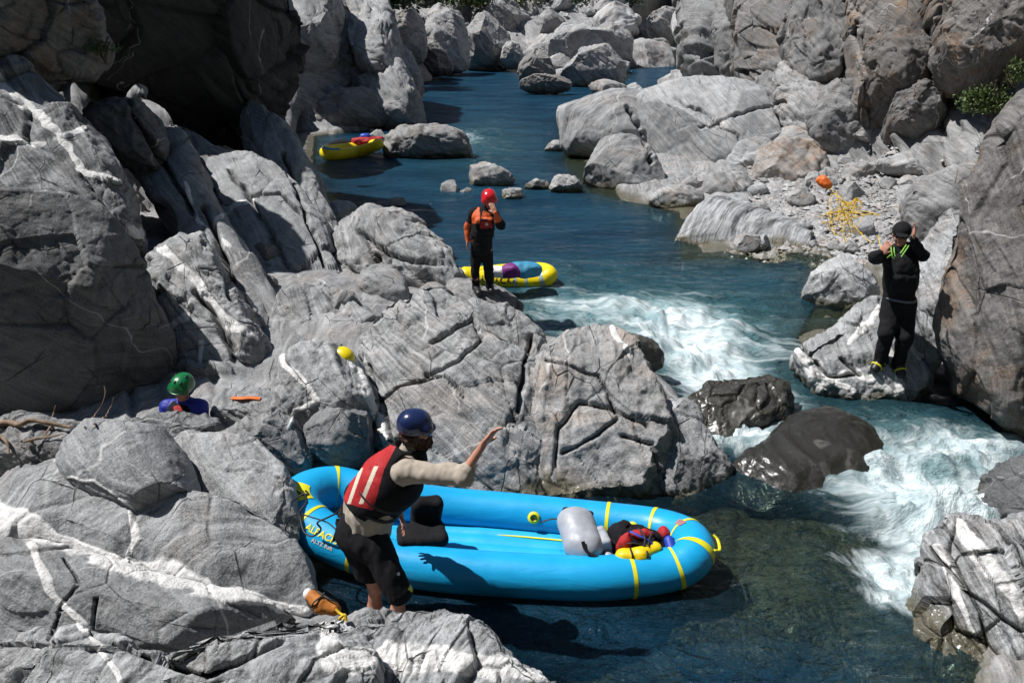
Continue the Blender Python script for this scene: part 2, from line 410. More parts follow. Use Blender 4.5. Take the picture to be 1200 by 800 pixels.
    w0 = wl(X[:, 0], X[:, 1]); wet = 1 - sst(.06, .20, X[:, 2] - w0 + .09 * vn(X * 2.5))
    return V, dict(rp=(P @ M), vein=vein, wet=wet, crk=np.clip(crk, 0, 1))

def disk(N):
    u = np.linspace(-1, 1, N); A, B = np.meshgrid(u, u, indexing='ij')
    x = A * np.sqrt(1 - B * B / 2); y = B * np.sqrt(1 - A * A / 2); rho = np.clip(np.hypot(x, y), 0, 1); ph = np.arctan2(y, x)
    Fq = gridq(N, N); bd = (np.arange(N * N).reshape(N, N)); inner = np.zeros((N, N), bool); inner[1:-1, 1:-1] = True
    mp = np.where(inner, N * N + np.cumsum(inner.ravel()).reshape(N, N) - 1, bd).ravel()
    F2 = mp[gridq(N, N)][:, ::-1]
    return rho.ravel(), ph.ravel(), np.vstack([Fq, F2]), inner.ravel()
DISKS = {}
def rock(poly, D, T, e=35, a=0, tb=None, name='boulder', label=None, cat='boulder', group=None, kind=None, p=2.6, N=None, cuts=7, seed=0, size=None,
         tone=1.0, warm=.5, band=.6, cutdepth=(.72, .95), fol=None, rough=1.0, blocks=.5, step=1.0, fine=1.0, smoothpoly=1, wetall=0, **kw):
    r_ = np.random.default_rng(int(seed * 131 + 7)); poly = np.asarray(poly, float)
    for _ in range(smoothpoly):
        q = np.roll(poly, -1, 0); poly = np.stack([poly * .8 + q * .2, poly * .2 + q * .8], 1).reshape(-1, 2)
    c = poly.mean(0); nrm = np.array([math.cos(R(e)) * math.sin(R(a)), -math.cos(R(e)) * math.cos(R(a)), math.sin(R(e))])
    o = W(c[0], c[1], D); tx = RT - (RT @ nrm) * nrm; tx /= np.linalg.norm(tx); ty = np.cross(nrm, tx)
    rr = np.stack([ray(*q) for q in poly]); t = ((o - EYE) @ nrm) / (rr @ nrm); Q = EYE + rr * t[:, None] - o
    uv = np.stack([Q @ tx, Q @ ty], 1)
    cen = (uv.max(0) + uv.min(0)) / 2 * .5 + uv.mean(0) * .5; org = o + tx * cen[0] + ty * cen[1]; uv = uv - cen
    dense = np.vstack([uv[i] + (uv[(i + 1) % len(uv)] - uv[i]) * s for i in range(len(uv)) for s in np.linspace(0, 1, 24, endpoint=False)[:, None]])
    an = np.arctan2(dense[:, 1], dense[:, 0]); rd = np.hypot(dense[:, 0], dense[:, 1]); od = np.argsort(an); an = an[od]; rd = rd[od]
    an = np.r_[an[-8:] - 2 * np.pi, an, an[:8] + 2 * np.pi]; rd = np.r_[rd[-8:], rd, rd[:8]]
    ext = (poly.max(0) - poly.min(0)).max()
    if N is None: N = int(np.clip(ext * .72, 36, 330))
    if N not in DISKS: DISKS[N] = disk(N)
    rho, ph, Fq, inner = DISKS[N]
    rs = np.sin(rho * np.pi / 2) ; rad = np.interp(ph, an, rd)
    hgt = np.maximum(1 - rs ** p, 0) ** (1 / p)
    def place(h): return (np.cos(ph) * rad * rs)[:, None] * tx + (np.sin(ph) * rad * rs)[:, None] * ty + h[:, None] * nrm
    V = np.vstack([place(hgt * T), place(-hgt * (tb if tb else T))[inner]])
    # planar faces cut off the mass
    L = np.array([np.abs(uv[:, 0]).max(), np.abs(uv[:, 1]).max(), T])
    if size is None: size = float(np.clip(np.sqrt(L[0] * L[1]) * 1.3, .15, 4))
    for k in range(int(cuts * 2.6)):
        v = r_.normal(size=3); v[2] = abs(v[2]) * 1.1 + .15; v = v / np.array([L[0], L[1], max(L[2], .35 * min(L[0], L[1]))]) ** .6; v /= np.linalg.norm(v)
        d = v[0] * tx + v[1] * ty + v[2] * nrm; sup = (V @ d).max(); h = sup * r_.uniform(cutdepth[0] + .06, cutdepth[1] + .02)
        ex = V @ d - h; V = V - np.maximum(ex, 0)[:, None] * d * .985
    Fq = Fq
    if fol is None: fol = (r_.uniform(-18, 14), r_.uniform(32, 58), r_.uniform(-20, 20))
    dm = .08 + .92 * sst(.0, .16, 1 - rho); V, at = finish(V, Fq, org, fol, rough, size, blocks, damp=np.r_[dm, dm[inner]], seed=float(r_.uniform(0, 40)), stepscale=step, fineblk=fine)
    if wetall: at['wet'] = np.maximum(at['wet'], wetall)
    me = mesh_np(name, V, Fq, ROCK, at)
    ob = link(name, me, None, org, label, cat, group, kind); ob['tone'] = float(tone); ob['warm'] = float(warm); ob['band'] = float(band)
    return ob
# ------------------------------------------------------------------ ground sheet: river bed and banks
CH = [(700, 900), (650, 795), (520, 738), (375, 712), (335, 650), (345, 600), (440, 560), (600, 560), (770, 560), (835, 545), (810, 480), (770, 440), (690, 405), (600, 385),
      (545, 345), (470, 315), (400, 250), (370, 200), (372, 160), (450, 150), (470, 120), (450, 105), (500, 85), (500, 76), (590, 74), (640, 88), (735, 92), (735, 70), (790, 60),
      (800, 75), (790, 98), (720, 112), (662, 140), (660, 190), (690, 225), (790, 250), (800, 305), (940, 305), (965, 340), (935, 390), (960, 430), (1100, 435), (1210, 455), (1330, 500),
      (1360, 600), (1210, 640), (1160, 720), (1140, 830), (1180, 1100)]
CHW = np.array([G(*q, 0.0)[:2] for q in CH])
def poly_sd(x, y, P):
    d = np.full(x.shape, 1e9); s = np.ones(x.shape); n = len(P)
    for i in range(n):
        a, b = P[i], P[(i + 1) % n]; e = b - a; wx, wy = x - a[0], y - a[1]; t = np.clip((wx * e[0] + wy * e[1]) / (e @ e), 0, 1)
        d = np.minimum(d, (wx - e[0] * t) ** 2 + (wy - e[1] * t) ** 2)
        c1 = y >= a[1]; c2 = y < b[1]; c3 = e[0] * wy > e[1] * wx
        fl = (c1 & c2 & c3) | (~c1 & ~c2 & ~c3); s = np.where(fl, -s, s)
    return s * np.sqrt(d)
def poly_inside(x, y, P):
    ins = np.zeros(x.shape, bool); j = len(P) - 1
    for i in range(len(P)):
        c = ((P[i][1] > y) != (P[j][1] > y)) & (x < (P[j][0] - P[i][0]) * (y - P[i][1]) / (P[j][1] - P[i][1] + 1e-12) + P[i][0]); ins ^= c; j = i
    return ins
def ground_h(x, y):
    """bank and bed height"""
    sd = np.abs(poly_sd(x, y, CHW)); ins = poly_inside(x, y, CHW); d = np.where(ins, -sd, sd)
    bed = -.25 - np.clip(-d, 0, 1.6) * .75
    # shallow clear shelf between the raft pool and the chute
    cx, cy = 2.35, 6.4
    bed = np.maximum(bed, -.24 - .9 * np.clip(((x - cx) / 2.2) ** 2 + ((y - cy) / 1.7) ** 2, 0, 1) ** 1.5)
    mid = np.interp(y, CHW_MID[:, 0], CHW_MID[:, 1]); left = x < mid
    far = sst(9, 13, y); far2 = sst(45, 75, y)
    st = np.interp(y, [14, 19, 24, 40], [4.5, 3.0, .8, .8])
    hl = np.where(d < .4, d * .4, .16 + (d - .4) * (.12 + .14 * far)) + far * np.maximum(d - st, 0) * .95; hl = np.minimum(hl, .35 + 60 * far)
    hl = hl * (1 - far2) + far2 * (.25 * d + .5 * np.maximum(d - 8, 0))
    beach = sst(12, 15, y)
    hr = np.where(d < 1.5, d * .12 - .06, .12 + (d - 1.5) * .09 + np.maximum(d - np.interp(y, [12, 18, 26, 40], [5.6, 6.4, 7.6, 4.0]), 0) * 1.15)
    hr = np.where(y < 12, np.minimum(hr, .2 + d * .5), hr)
    bank = np.where(left, hl, hr)
    bank = np.where(y > 82, np.maximum(bank, .2 + (y - 82) * .5), bank)
    bank = np.minimum(bank, 70 + x * 0)
    return np.where(ins, bed, bank), d
CHW_MID = np.array([[0, 1.2], [6, 1.5], [8.5, 2.0], [10, 3.2], [14, 1.8], [20, 0.], [28, 0], [50, 0], [70, 4], [85, 9], [200, 20]])
def make_ground():
    nx, ny = 620, 560
    t = np.linspace(0, 1, ny); ys = 2.0 + 128 * (np.expm1(4.0 * t) / np.expm1(4.0))
    u = np.linspace(-1, 1, nx)
    X = np.stack([u * (8 + .75 * y_) for y_ in ys]); Y = np.repeat(ys[:, None], nx, 1); x, y = X.ravel(), Y.ravel()
    h, d = ground_h(x, y); sc = np.clip(y / 14, .35, 4)
    P = np.stack([x, y, h], 1)
    Fq = gridq(ny, nx)[:, ::-1]; N = normals(P, Fq)
    Q = P / (sc[:, None] * 1.2); slope = 1 - N[:, 2]; up = sst(-.3, .6, h) * sst(0, 1.5, d) * (.18 + .82 * sst(.03, .2, slope)) * (1 - .5 * sst(60, 90, y))
    M = np.array(Euler((.5, .4, .7)).to_matrix())
    f1, f2, cid, off = voro((Q @ M) * np.array([.8, 1, 1.6])); dd = (cid[:, 0] - .5) * .45 + ((cid - .5) * off).sum(1) * .7
    e = f2 - f1; g = np.exp(-(e / .06) ** 2)
    f1b, f2b, cidb, offb = voro((Q @ M) * np.array([2.1, 3, 4.2]) + 9); d2 = (cidb[:, 0] - .5) * .2 + ((cidb - .5) * offb).sum(1) * .3
    k = np.maximum(.12 + .88 * up, .30 * (y < 10)) * sc
    P = P + N * (k * (.75 * fbm(Q * .6, 3) * .35 + dd * .8 - .12 * g + d2 * .8 + .06 * fbm(Q * 6, 3)))[:, None]
    wet = 1 - sst(.03, .15, P[:, 2] - wl(x, y) + .04 * vn(P * 3))
    me = mesh_np('terrain', P, Fq, ROCK, dict(rp=P @ M, vein=np.zeros(len(P)), wet=wet, crk=g * .6 * up))
    o = link('terrain', me, kind='structure'); o['tone'] = .95; o['warm'] = .35; o['band'] = .8
make_ground()

# ------------------------------------------------------------------ water
def water_mat():
    m, nt = nodes('river_water'); b = NB(nt); out = b.n('ShaderNodeOutputMaterial')
    tc = b.n('ShaderNodeTexCoord').outputs['Object']
    foam = b.n('ShaderNodeAttribute', attribute_name='foam').outputs['Fac']; opa = b.n('ShaderNodeAttribute', attribute_name='opa').outputs['Fac']
    turb = b.n('ShaderNodeAttribute', attribute_name='turb').outputs['Fac']; flow = b.n('ShaderNodeAttribute', attribute_name='flow').outputs['Vector']
    # ripples
    r1 = b.noise(b.mapv(tc, (1.6, 4.2, 1)), 1.0, 5, .6, .6); r2 = b.noise(b.mapv(tc, (5, 13, 1), rot=(0, 0, .3)), 1.0, 4, .65, .4); r3 = b.noise(flow, 1.0, 5, .7, .5)
    n1 = b.bump(r1, .85, .30); n2 = b.bump(r2, .9, .07, n1); n3 = b.n('ShaderNodeBump'); n3.inputs['Distance'].default_value = .10
    b.l(b.math('MULTIPLY', turb, .9), n3.inputs['Strength']); b.l(r3, n3.inputs['Height']); b.l(n2, n3.inputs['Normal']); nrm = n3.outputs[0]
    deep = b.n('ShaderNodeBsdfDiffuse'); dc = b.mix(b.ramp(b.noise(b.mapv(tc, (.3, .7, 1)), 1.0, 4), [(.35, 0), (.7, 1)]), (.006, .036, .075), (.018, .080, .135))
    aer = b.mix(b.math('MULTIPLY', turb, .9, clamp=True), dc, (.05, .14, .15)); aer = b.mix(b.ramp(b.math('MULTIPLY_ADD', b.math('SUBTRACT', b.noise(flow, 1.1, 4, .6), .5), .5, foam), [(.1, 0), (.9, 1)]), aer, (.26, .44, .47)); b.l(aer, deep.inputs['Color']); b.l(nrm, deep.inputs['Normal'])
    tr = b.n('ShaderNodeBsdfTransparent'); tr.inputs['Color'].default_value = (.62, .74, .66, 1)
    ms = b.n('ShaderNodeMixShader'); b.l(opa, ms.inputs[0]); b.l(tr.outputs[0], ms.inputs[1]); b.l(deep.outputs[0], ms.inputs[2])
    gl = b.n('ShaderNodeBsdfGlossy'); gl.inputs['Roughness'].default_value = .07; b.l(nrm, gl.inputs['Normal'])
    fr = b.n('ShaderNodeFresnel'); fr.inputs['IOR'].default_value = 1.33; b.l(nrm, fr.inputs['Normal'])
    m2 = b.n('ShaderNodeMixShader'); b.l(fr.outputs[0], m2.inputs[0]); b.l(ms.outputs[0], m2.inputs[1]); b.l(gl.outputs[0], m2.inputs[2])
    fd = b.n('ShaderNodeBsdfPrincipled'); fn = b.noise(flow, 2.0, 8, .62, .25); fn2 = b.noise(b.mapv(flow, (.8, .7, 1)), 1.0, 5, .6, .5)
    fc = b.mix(b.ramp(fn, [(.3, 0), (.7, 1)]), (.42, .55, .58), (.76, .82, .83)); b.l(fc, fd.inputs['Base Color']); fd.inputs['Roughness'].default_value = .6
    fb = b.bump(b.math('ADD', fn, fn2), 1.0, .16); b.l(fb, fd.inputs['Normal'])
    th = b.math('ADD', b.math('MULTIPLY_ADD', b.math('SUBTRACT', fn, .5), 1.5, foam), b.math('MULTIPLY', b.math('SUBTRACT', fn2, .5), 1.3))
    fm = b.math('MULTIPLY', b.ramp(th, [(.24, 0), (.95, 1)]), b.ramp(foam, [(.04, 0), (.22, 1)]))
    m3 = b.n('ShaderNodeMixShader'); b.l(fm, m3.inputs[0]); b.l(m2.outputs[0], m3.inputs[1]); b.l(fd.outputs[0], m3.inputs[2])
    b.l(m3.outputs[0], out.inputs[0]); return m
WATER = water_mat()
# foam spots: ground pixel centre, radii in px, strength (world ellipses on the water surface)
FOAM = [(800, 395, 80, 36, 1.1), (720, 372, 110, 24, .62), (850, 440, 55, 36, 1.3), (650, 365, 50, 26, .45), (885, 465, 55, 45, .8), (900, 405, 80, 30, .4), (820, 420, 50, 25, 1.2),
        (1090, 600, 90, 80, 1.15), (1130, 540, 120, 50, .8), (1020, 565, 50, 24, .45), (1070, 670, 60, 42, 1.2), (1190, 520, 80, 30, .6), (980, 575, 50, 14, .5), (1010, 650, 50, 12, .5), (872, 515, 46, 24, 1.1),
        (1060, 500, 90, 14, .3), (545, 165, 25, 10, .35), (1050, 695, 45, 22, .8), (1140, 640, 60, 40, .9)]
TURB = [(780, 390, 260, 70, 1.), (1080, 560, 200, 150, 1.), (980, 660, 200, 70, .6), (560, 170, 60, 30, .5), (700, 340, 260, 40, .5), (900, 330, 120, 60, .4)]
def spots(x, y, L):
    s = np.zeros(x.shape)
    for px, py, rx, ry, k in L:
        c = G(px, py, -.1); dx = abs(G(px + rx, py, -.1)[0] - c[0]); dy = abs(G(px, py - ry, -.1)[1] - G(px, py + ry, -.1)[1]) / 2
        q = ((x - c[0]) / dx) ** 2 + ((y - c[1]) / dy) ** 2; s = np.maximum(s, k * np.exp(-q * 1.1))
    return s
def make_water():
    nx, ny = 700, 760
    t = np.linspace(0, 1, ny); ys = 2.6 + 95 * (np.expm1(4.2 * t) / np.expm1(4.2)); u = np.linspace(-1, 1, nx)
    X = np.stack([.8 + u * (4 + .55 * y_) for y_ in ys]); Y = np.repeat(ys[:, None], nx, 1); x, y = X.ravel(), Y.ravel()
    z = wl(x, y); foam = spots(x, y, FOAM); turb = np.clip(spots(x, y, TURB), 0, 1)
    P = np.stack([x, y, z], 1); amp = .012 + .095 * turb + .10 * np.clip(foam, 0, 1)
    w = fbm(np.stack([x * 1.3, y * 2.6, z * 0], 1) * .9, 3) * .8 + (1 - np.abs(fbm(np.stack([x * 2.2 + y * .8, y * 3.2, z * 0 + 4], 1), 3))) * .6 * turb
    z = z + amp * w + .10 * np.clip(foam, 0, 1.2) * (np.abs(fbm(np.stack([x * 3.5, y * 4.2, z * 0 + 2], 1), 4)) - .2)
    # clear sheet sliding over the lip beside the raft, and the hump below the first drop
    lip = G(1000, 640, -.1); z = z + .10 * np.exp(-(((x - 2.75) / .9) ** 2 + ((y - 7.9) / .9) ** 2))
    gh, d = ground_h(x, y); depth = np.clip(z - gh, 0, 3); opa = 1 - np.exp(-depth * np.where(y < 9.5, .9, 1.7))
    # flow coordinates: stretched along the current
    a = np.interp(y, [6, 9, 12, 16, 30], [-.7, -.95, -.55, .1, 0]); fx = x * np.cos(a) + y * np.sin(a); fy = -x * np.sin(a) + y * np.cos(a)
    wob = .35 * fbm(np.stack([x * .7, y * .7, x * 0 + 8], 1), 3)
    flow = np.stack([fx * 1.3 + wob, fy * 2.1 + wob * 1.5, z * 0], 1)
    me = mesh_np('water', np.stack([x, y, z], 1), gridq(ny, nx)[:, ::-1], WATER, dict(foam=foam, opa=opa, turb=turb, flow=flow))
    link('water', me, kind='structure')
make_water()

# ------------------------------------------------------------------ unseen dark gorge sides, added behind and right of the camera to block sky light
def make_sky_block_slopes():
    m, nt = nodes('sky_block_dark_green'); b = NB(nt); out = b.n('ShaderNodeOutputMaterial'); p = b.n('ShaderNodeBsdfPrincipled'); tc = b.n('ShaderNodeTexCoord').outputs['Object']
    b.l(b.mix(b.ramp(b.noise(tc, .6, 6, .7), [(.35, 0), (.7, 1)]), (.012, .018, .008), (.05, .07, .025)), p.inputs['Base Color']); p.inputs['Roughness'].default_value = .9; b.l(p.outputs[0], out.inputs[0])
    # footprint of the slope's foot: right bank beyond the cliff, round behind the viewpoint, to the left bank
    foot = catmull(np.array([(40, 60), (27, 36), (20, 24), (15.5, 15), (13, 7), (12, 0), (9, -7), (0, -9), (-9, -8), (-14, -2), (-17, 6), (-20, 14)], float), 18); n = len(foot)
    T = np.gradient(foot, axis=0); T /= np.linalg.norm(T, axis=1, keepdims=True); Nn = np.stack([-T[:, 1], T[:, 0]], 1)
    Nn = np.where(((foot - np.array([0, 8])) * Nn).sum(1)[:, None] < 0, -Nn, Nn); nh = 50; t = np.linspace(0, 1, nh)
    tall = np.interp(np.linspace(0, 1, n), [0, .3, .75, .86, 1], [34, 30, 30, 12, 7])
    X = foot[:, None] + Nn[:, None] * (t[None, :, None] * 16); Z = -.5 + tall[:, None] * t[None] ** .8; P = np.concatenate([X, Z[..., None]], 2).reshape(-1, 3)
    P = P + 1.2 * np.stack([fbm(P * .25, 4), fbm(P * .25 + 9, 4), fbm(P * .25 + 20, 4)], 1)
    link('sky_block_slopes', mesh_np('sky_block_slopes', P, gridq(n, nh), m), kind='structure')
make_sky_block_slopes()
# ------------------------------------------------------------------ daylight
SUN = np.array([-.52, .06, .85]); SUN /= np.linalg.norm(SUN)
wd = bpy.data.worlds.new('World'); scn.world = wd; wd.use_nodes = True; wn = wd.node_tree; bg = wn.nodes['Background']
sky = wn.nodes.new('ShaderNodeTexSky'); sky.sky_type = 'NISHITA'; sky.sun_disc = False; sky.sun_elevation = math.asin(SUN[2]); sky.sun_rotation = math.atan2(SUN[0], SUN[1])
sky.altitude = 300; sky.air_density = 1.0; sky.dust_density = .6; sky.ozone_density = 1.5
wn.links.new(sky.outputs[0], bg.inputs[0]); bg.inputs[1].default_value = .05
sl = bpy.data.lights.new('sun', 'SUN'); sl.energy = 4.6; sl.angle = R(.53); sl.color = (1, .975, .945)
so = bpy.data.objects.new('sun', sl); COL.objects.link(so); so.rotation_euler = Vector(SUN).to_track_quat('Z', 'Y').to_euler(); so.location = (-20, 10, 40)
scn.view_settings.view_transform = 'Standard'; scn.view_settings.look = 'None'; scn.view_settings.exposure = 0.42; scn.view_settings.gamma = 1
scn.cycles.max_bounces = 6; scn.cycles.diffuse_bounces = 2; scn.cycles.glossy_bounces = 3; scn.cycles.transparent_max_bounces = 8; scn.cycles.sample_clamp_direct = 8; scn.cycles.sample_clamp_indirect = 3; scn.cycles.caustics_reflective = False; scn.cycles.caustics_refractive = False
# ------------------------------------------------------------------ the rocks, each traced and set at its own distance
VEINS = [([(-10, 600), (40, 618), (90, 640), (150, 662), (220, 680), (300, 702), (345, 714), (400, 722)], [26, 20, 20, 22, 22, 17, 12, 8], (4, 8)),
         ([(150, 600), (160, 630), (150, 658)], [12, 16, 8], (4, 8)),
         ([(60, 560), (110, 563), (160, 600)], 4, (4, 8)),
         ([(35, 640), (60, 690), (110, 745), (150, 810)], [8, 7, 8, 9], (4, 8)),
         ([(345, 712), (380, 735), (390, 775), (520, 772), (640, 792)], [8, 14, 28, 22, 14], (4, 8)),
         ([(415, 425), (428, 450), (445, 500), (455, 540)], [8, 7, 6, 5], (6.5, 10.5)),
         ([(330, 420), (350, 440), (375, 470), (345, 480), (335, 500)], [6, 5, 4, 4, 3], (7, 10.5)),
         ([(150, 268), (180, 280), (200, 300), (235, 330), (262, 375), (300, 400)], [9, 12, 6, 8, 11, 6], (8, 13)),
         ([(190, 385), (215, 370), (232, 345)], [5, 8, 6], (8, 13)),
         ([(235, 400), (240, 430), (238, 462)], 5, (8, 12)),
         ([(-10, 85), (60, 150), (100, 200), (140, 215)], [6, 8, 7, 5], (8, 13)),
         ([(-10, 160), (50, 170), (100, 150)], 5, (8, 13)), ([(215, 215), (235, 260), (270, 290)], 4, (10, 15)),
         ([(250, 260), (280, 240), (300, 236)], 5, (10, 16)),
         ([(718, 385), (728, 400), (735, 415)], 5, (8, 12)), ([(930, 395), (950, 440), (1000, 460)], [5, 6, 5], (8, 13)),
         ([(1120, 610), (1150, 650), (1190, 700), (1220, 770)], [10, 14, 12, 12], (5, 8)), ([(1100, 640), (1120, 700), (1170, 790)], 6, (5, 8)),
         ([(960, 455), (1000, 430), (1060, 470), (1040, 400)], 7, (8, 13)), ([(1000, 400), (1030, 360), (1080, 420)], 6, (8, 13))]
D3 = (3, 60)
CRACKS = [([(505, 400), (555, 375), (566, 395), (540, 420), (500, 440)], 3, .10, (7, 12)), ([(440, 470), (470, 450), (520, 440), (545, 465)], 2.5, .06, (7, 12)),
          ([(620, 395), (618, 420), (612, 450), (608, 480)], 3.5, .14, (7, 12)), ([(650, 560), (655, 500), (680, 470), (720, 480), (760, 500)], 3, .09, (7, 12)),
          ([(660, 530), (700, 510), (725, 490), (715, 470)], 2.5, .08, (7, 12)), ([(730, 510), (765, 520), (775, 560)], 3, .10, (7, 12)), ([(640, 420), (700, 440), (720, 480)], 2.5, .06, (7, 12)),
          ([(430, 430), (450, 480), (470, 560)], 3, .08, (7, 12)), ([(-10, 755), (50, 752), (108, 742), (112, 700)], 3, .10, (4, 8)), ([(112, 742), (170, 770), (245, 795), (330, 750), (345, 728)], 4, .16, (4, 8)),
          ([(75, 655), (90, 680), (70, 710), (60, 745)], 2, .05, (4, 8)), ([(820, 150), (880, 130), (920, 120)], 2, .15, (15, 40)),
          ([(735, 125), (755, 160), (765, 190)], 3, .3, (15, 40)), ([(790, 115), (830, 135), (870, 165)], 2, .15, (15, 40)), ([(935, 400), (970, 440), (1010, 440), (985, 420)], 3, .1, (8, 13)),
          ([(230, 340), (262, 390), (285, 440)], 4, .2, (8, 16)), ([(240, 240), (265, 310), (272, 350)], 5, .4, (10, 18)), ([(330, 180), (360, 250), (380, 310)], 3, .2, (12, 20)), ([(150, 120), (190, 190), (225, 250)], 4, .3, (10, 18)),
          ([(270, 200), (310, 260), (350, 330)], 3, .2, (10, 18)), ([(295, 230), (330, 225), (370, 270)], 3, .2, (10, 18)),
          ([(440, 300), (470, 340), (480, 365)], 3, .15, (10, 18)), ([(420, 270), (455, 300), (520, 310)], 3, .15, (10, 18)), ([(1120, 600), (1110, 650), (1150, 720), (1170, 800)], 3, .08, (5, 8)), ([(1090, 640), (1130, 690), (1200, 740)], 3, .08, (5, 8))]
def B(label, poly, D, T, **kw): kw.setdefault('name', 'boulder'); return rock(poly, D, T, label=label, seed=B.k.__next__(), **kw)
import itertools; B.k = itertools.count(1)
OUT = dict(name='rock_outcrop', cat='rock outcrop')
# foreground, near bank
B('swirled grey bedrock slab crossed by the wide white quartz vein', [(-60, 530), (20, 505), (90, 500), (165, 545), (235, 580), (300, 590), (350, 640), (375, 705), (340, 722), (200, 690), (100, 665), (-60, 640)], 6.85, .29, e=60, tb=.9, cuts=5, band=1.0, fol=(60, 10, 20), blocks=.25, warm=.25, rough=.5, fine=.5, **OUT)
B('faceted dark grey bedrock block directly under the wide white vein', [(-60, 612), (60, 640), (110, 650), (200, 674), (345, 716), (338, 745), (240, 795), (110, 748), (-60, 775)], 5.9, .34, e=48, a=8, tb=.7, cuts=7, band=.6, blocks=.25, warm=.15, tone=.8, rough=.5, fine=.5, **OUT)
B('pale bedrock along the lower left edge below the dark crack', [(-60, 748), (110, 738), (240, 785), (335, 742), (400, 725), (440, 760), (440, 880), (-60, 880)], 5.2, .30, e=62, cuts=5, tb=.6, band=.9, blocks=.5, fol=(75, 20, 40), tone=1.05, warm=.15, **OUT)
B('speckled white and grey slab in front of the man in the blue helmet', [(340, 770), (380, 728), (430, 712), (470, 716), (530, 714), (600, 745), (665, 795), (720, 880), (340, 880)], 5.75, .30, e=62, cuts=6, tb=.6, band=1.0, fol=(70, -30, 60), tone=1.0, warm=.1, blocks=.6, **OUT)
B('smooth round grey boulder with a dark shaded right side above the vein slab', [(80, 560), (90, 510), (130, 487), (180, 488), (212, 530), (230, 592), (218, 610), (170, 606), (120, 588)], 7.05, .42, e=42, a=-20, cuts=2, blocks=.12, warm=.15, tone=1.05, rough=.4)
B('pale slanting slab between the round boulder and the stern of the blue raft', [(196, 525), (225, 498), (290, 500), (350, 560), (350, 640), (300, 665), (240, 645), (212, 600)], 7.32, .26, e=48, a=-12, cuts=4, blocks=.2, tone=1.1, warm=.3, band=.8, rough=.6, **OUT)
B('dark streaked bedrock at the left edge beside the driftwood', [(-60, 520), (0, 500), (60, 492), (110, 490), (95, 540), (40, 570), (-60, 570)], 7.3, .3, e=60, a=-10, cuts=5, band=1, tone=.8, **OUT)
B('pale vein crossed boulder with the yellow helmet behind it', [(308, 450), (325, 415), (380, 402), (420, 415), (440, 470), (436, 500), (390, 500), (350, 512), (312, 490)], 8.95, .42, e=44, a=-12, cuts=4, blocks=.25, warm=.25, tone=1.15)
B('dark grey boulder just behind the stern of the blue raft', [(352, 505), (375, 472), (425, 475), (446, 505), (440, 545), (400, 552), (365, 535)], 8.35, .34, e=30, a=15, cuts=5, blocks=.3, tone=.7, warm=.1)
B('low dark jagged rock between the pale boulder and the slanting slab', [(255, 512), (285, 482), (345, 484), (372, 520), (360, 560), (300, 530)], 8.2, .28, e=50, cuts=7, blocks=.7, tone=.75, warm=.2)
B('flat grey ledge with the orange strap lying on it', [(246, 482), (258, 464), (300, 456), (345, 470), (360, 498), (290, 500), (248, 498)], 9.0, .22, e=72, cuts=4, blocks=.3, tone=.95, warm=.2, tb=.6)
# centre outcrop
B('banded tilted slab outcrop behind the blue helmeted man', [(412, 410), (440, 365), (480, 342), (508, 333), (550, 352), (600, 400), (655, 440), (660, 610), (560, 612), (480, 610), (448, 540), (430, 460)], 9.2, .40, e=52, a=-14, cuts=5, band=1.0, fol=(-10, 48, 15), blocks=.4, warm=.35, tone=1.0, tb=.9, **OUT)
B('angular shoulder of rock under the ledge of the red helmeted person', [(520, 362), (560, 358), (600, 368), (645, 400), (640, 470), (590, 470), (540, 420)], 10.1, .35, e=52, a=5, cuts=6, band=.6, blocks=.4, warm=.3, tone=.95, **OUT)
B('big rounded tan grey outcrop cut by black joints behind the blue raft', [(600, 470), (628, 412), (670, 388), (712, 378), (742, 388), (765, 430), (792, 500), (805, 592), (740, 604), (600, 606)], 9.0, .55, e=46, a=-8, cuts=5, band=.5, blocks=.4, warm=.6, tone=1.05, tb=.8, **OUT)
B('pale flank of rock sloping to the water behind the bow of the blue raft', [(762, 460), (800, 462), (830, 510), (870, 572), (850, 590), (790, 600), (765, 560)], 8.75, .28, e=42, a=25, cuts=4, band=.7, blocks=.3, warm=.1, tone=1.0)
B('small black wet rock at the lip of the first white drop', [(715, 400), (730, 383), (752, 392), (778, 414), (772, 436), (740, 436)], 10.9, .25, e=30, a=25, cuts=5, tone=.45, warm=.2, blocks=.5, wetall=.5)
B('dark ledge with white edge under the red helmeted person', [(505, 352), (540, 338), (575, 340), (606, 348), (614, 356), (600, 372), (560, 384), (510, 380)], 12.9, .26, e=64, cuts=6, tone=.75, blocks=.7, band=.8, warm=.5, tb=.5)
B('fractured outcrop running down to the water left of the red helmeted person', [(392, 262), (405, 242), (440, 240), (485, 258), (515, 290), (545, 325), (562, 350), (540, 385), (480, 380), (430, 385), (395, 340)], 14.2, .8, e=48, a=-5, cuts=6, blocks=.9, band=.8, step=.6, tone=1.0, warm=.3, **OUT)
# left bank
B('smooth sloping slab above the far end of the left bank shadow', [(272, 118), (285, 106), (320, 130), (350, 165), (382, 225), (402, 262), (395, 330), (360, 330), (320, 260), (290, 190)], 16.6, .4, e=54, a=-20, cuts=3, blocks=.25, tone=.9, warm=.1, band=.4, tb=2, **OUT)
B('broad sunlit slab under the black recess on the left bank', [(205, 140), (225, 148), (260, 172), (312, 176), (370, 235), (398, 310), (410, 400), (340, 400), (290, 340), (240, 250)], 14.4, .42, e=56, a=-16, cuts=4, blocks=.4, tone=.95, warm=.12, band=.5, tb=2, **OUT)
B('long narrow slab running down to the green helmeted person', [(130, 95), (180, 110), (225, 170), (262, 250), (310, 330), (360, 420), (330, 450), (280, 420), (230, 340), (180, 250), (140, 170)], 12.7, .38, e=54, a=-16, cuts=5, blocks=.6, tone=.9, band=.7, tb=2, warm=.2, **OUT)
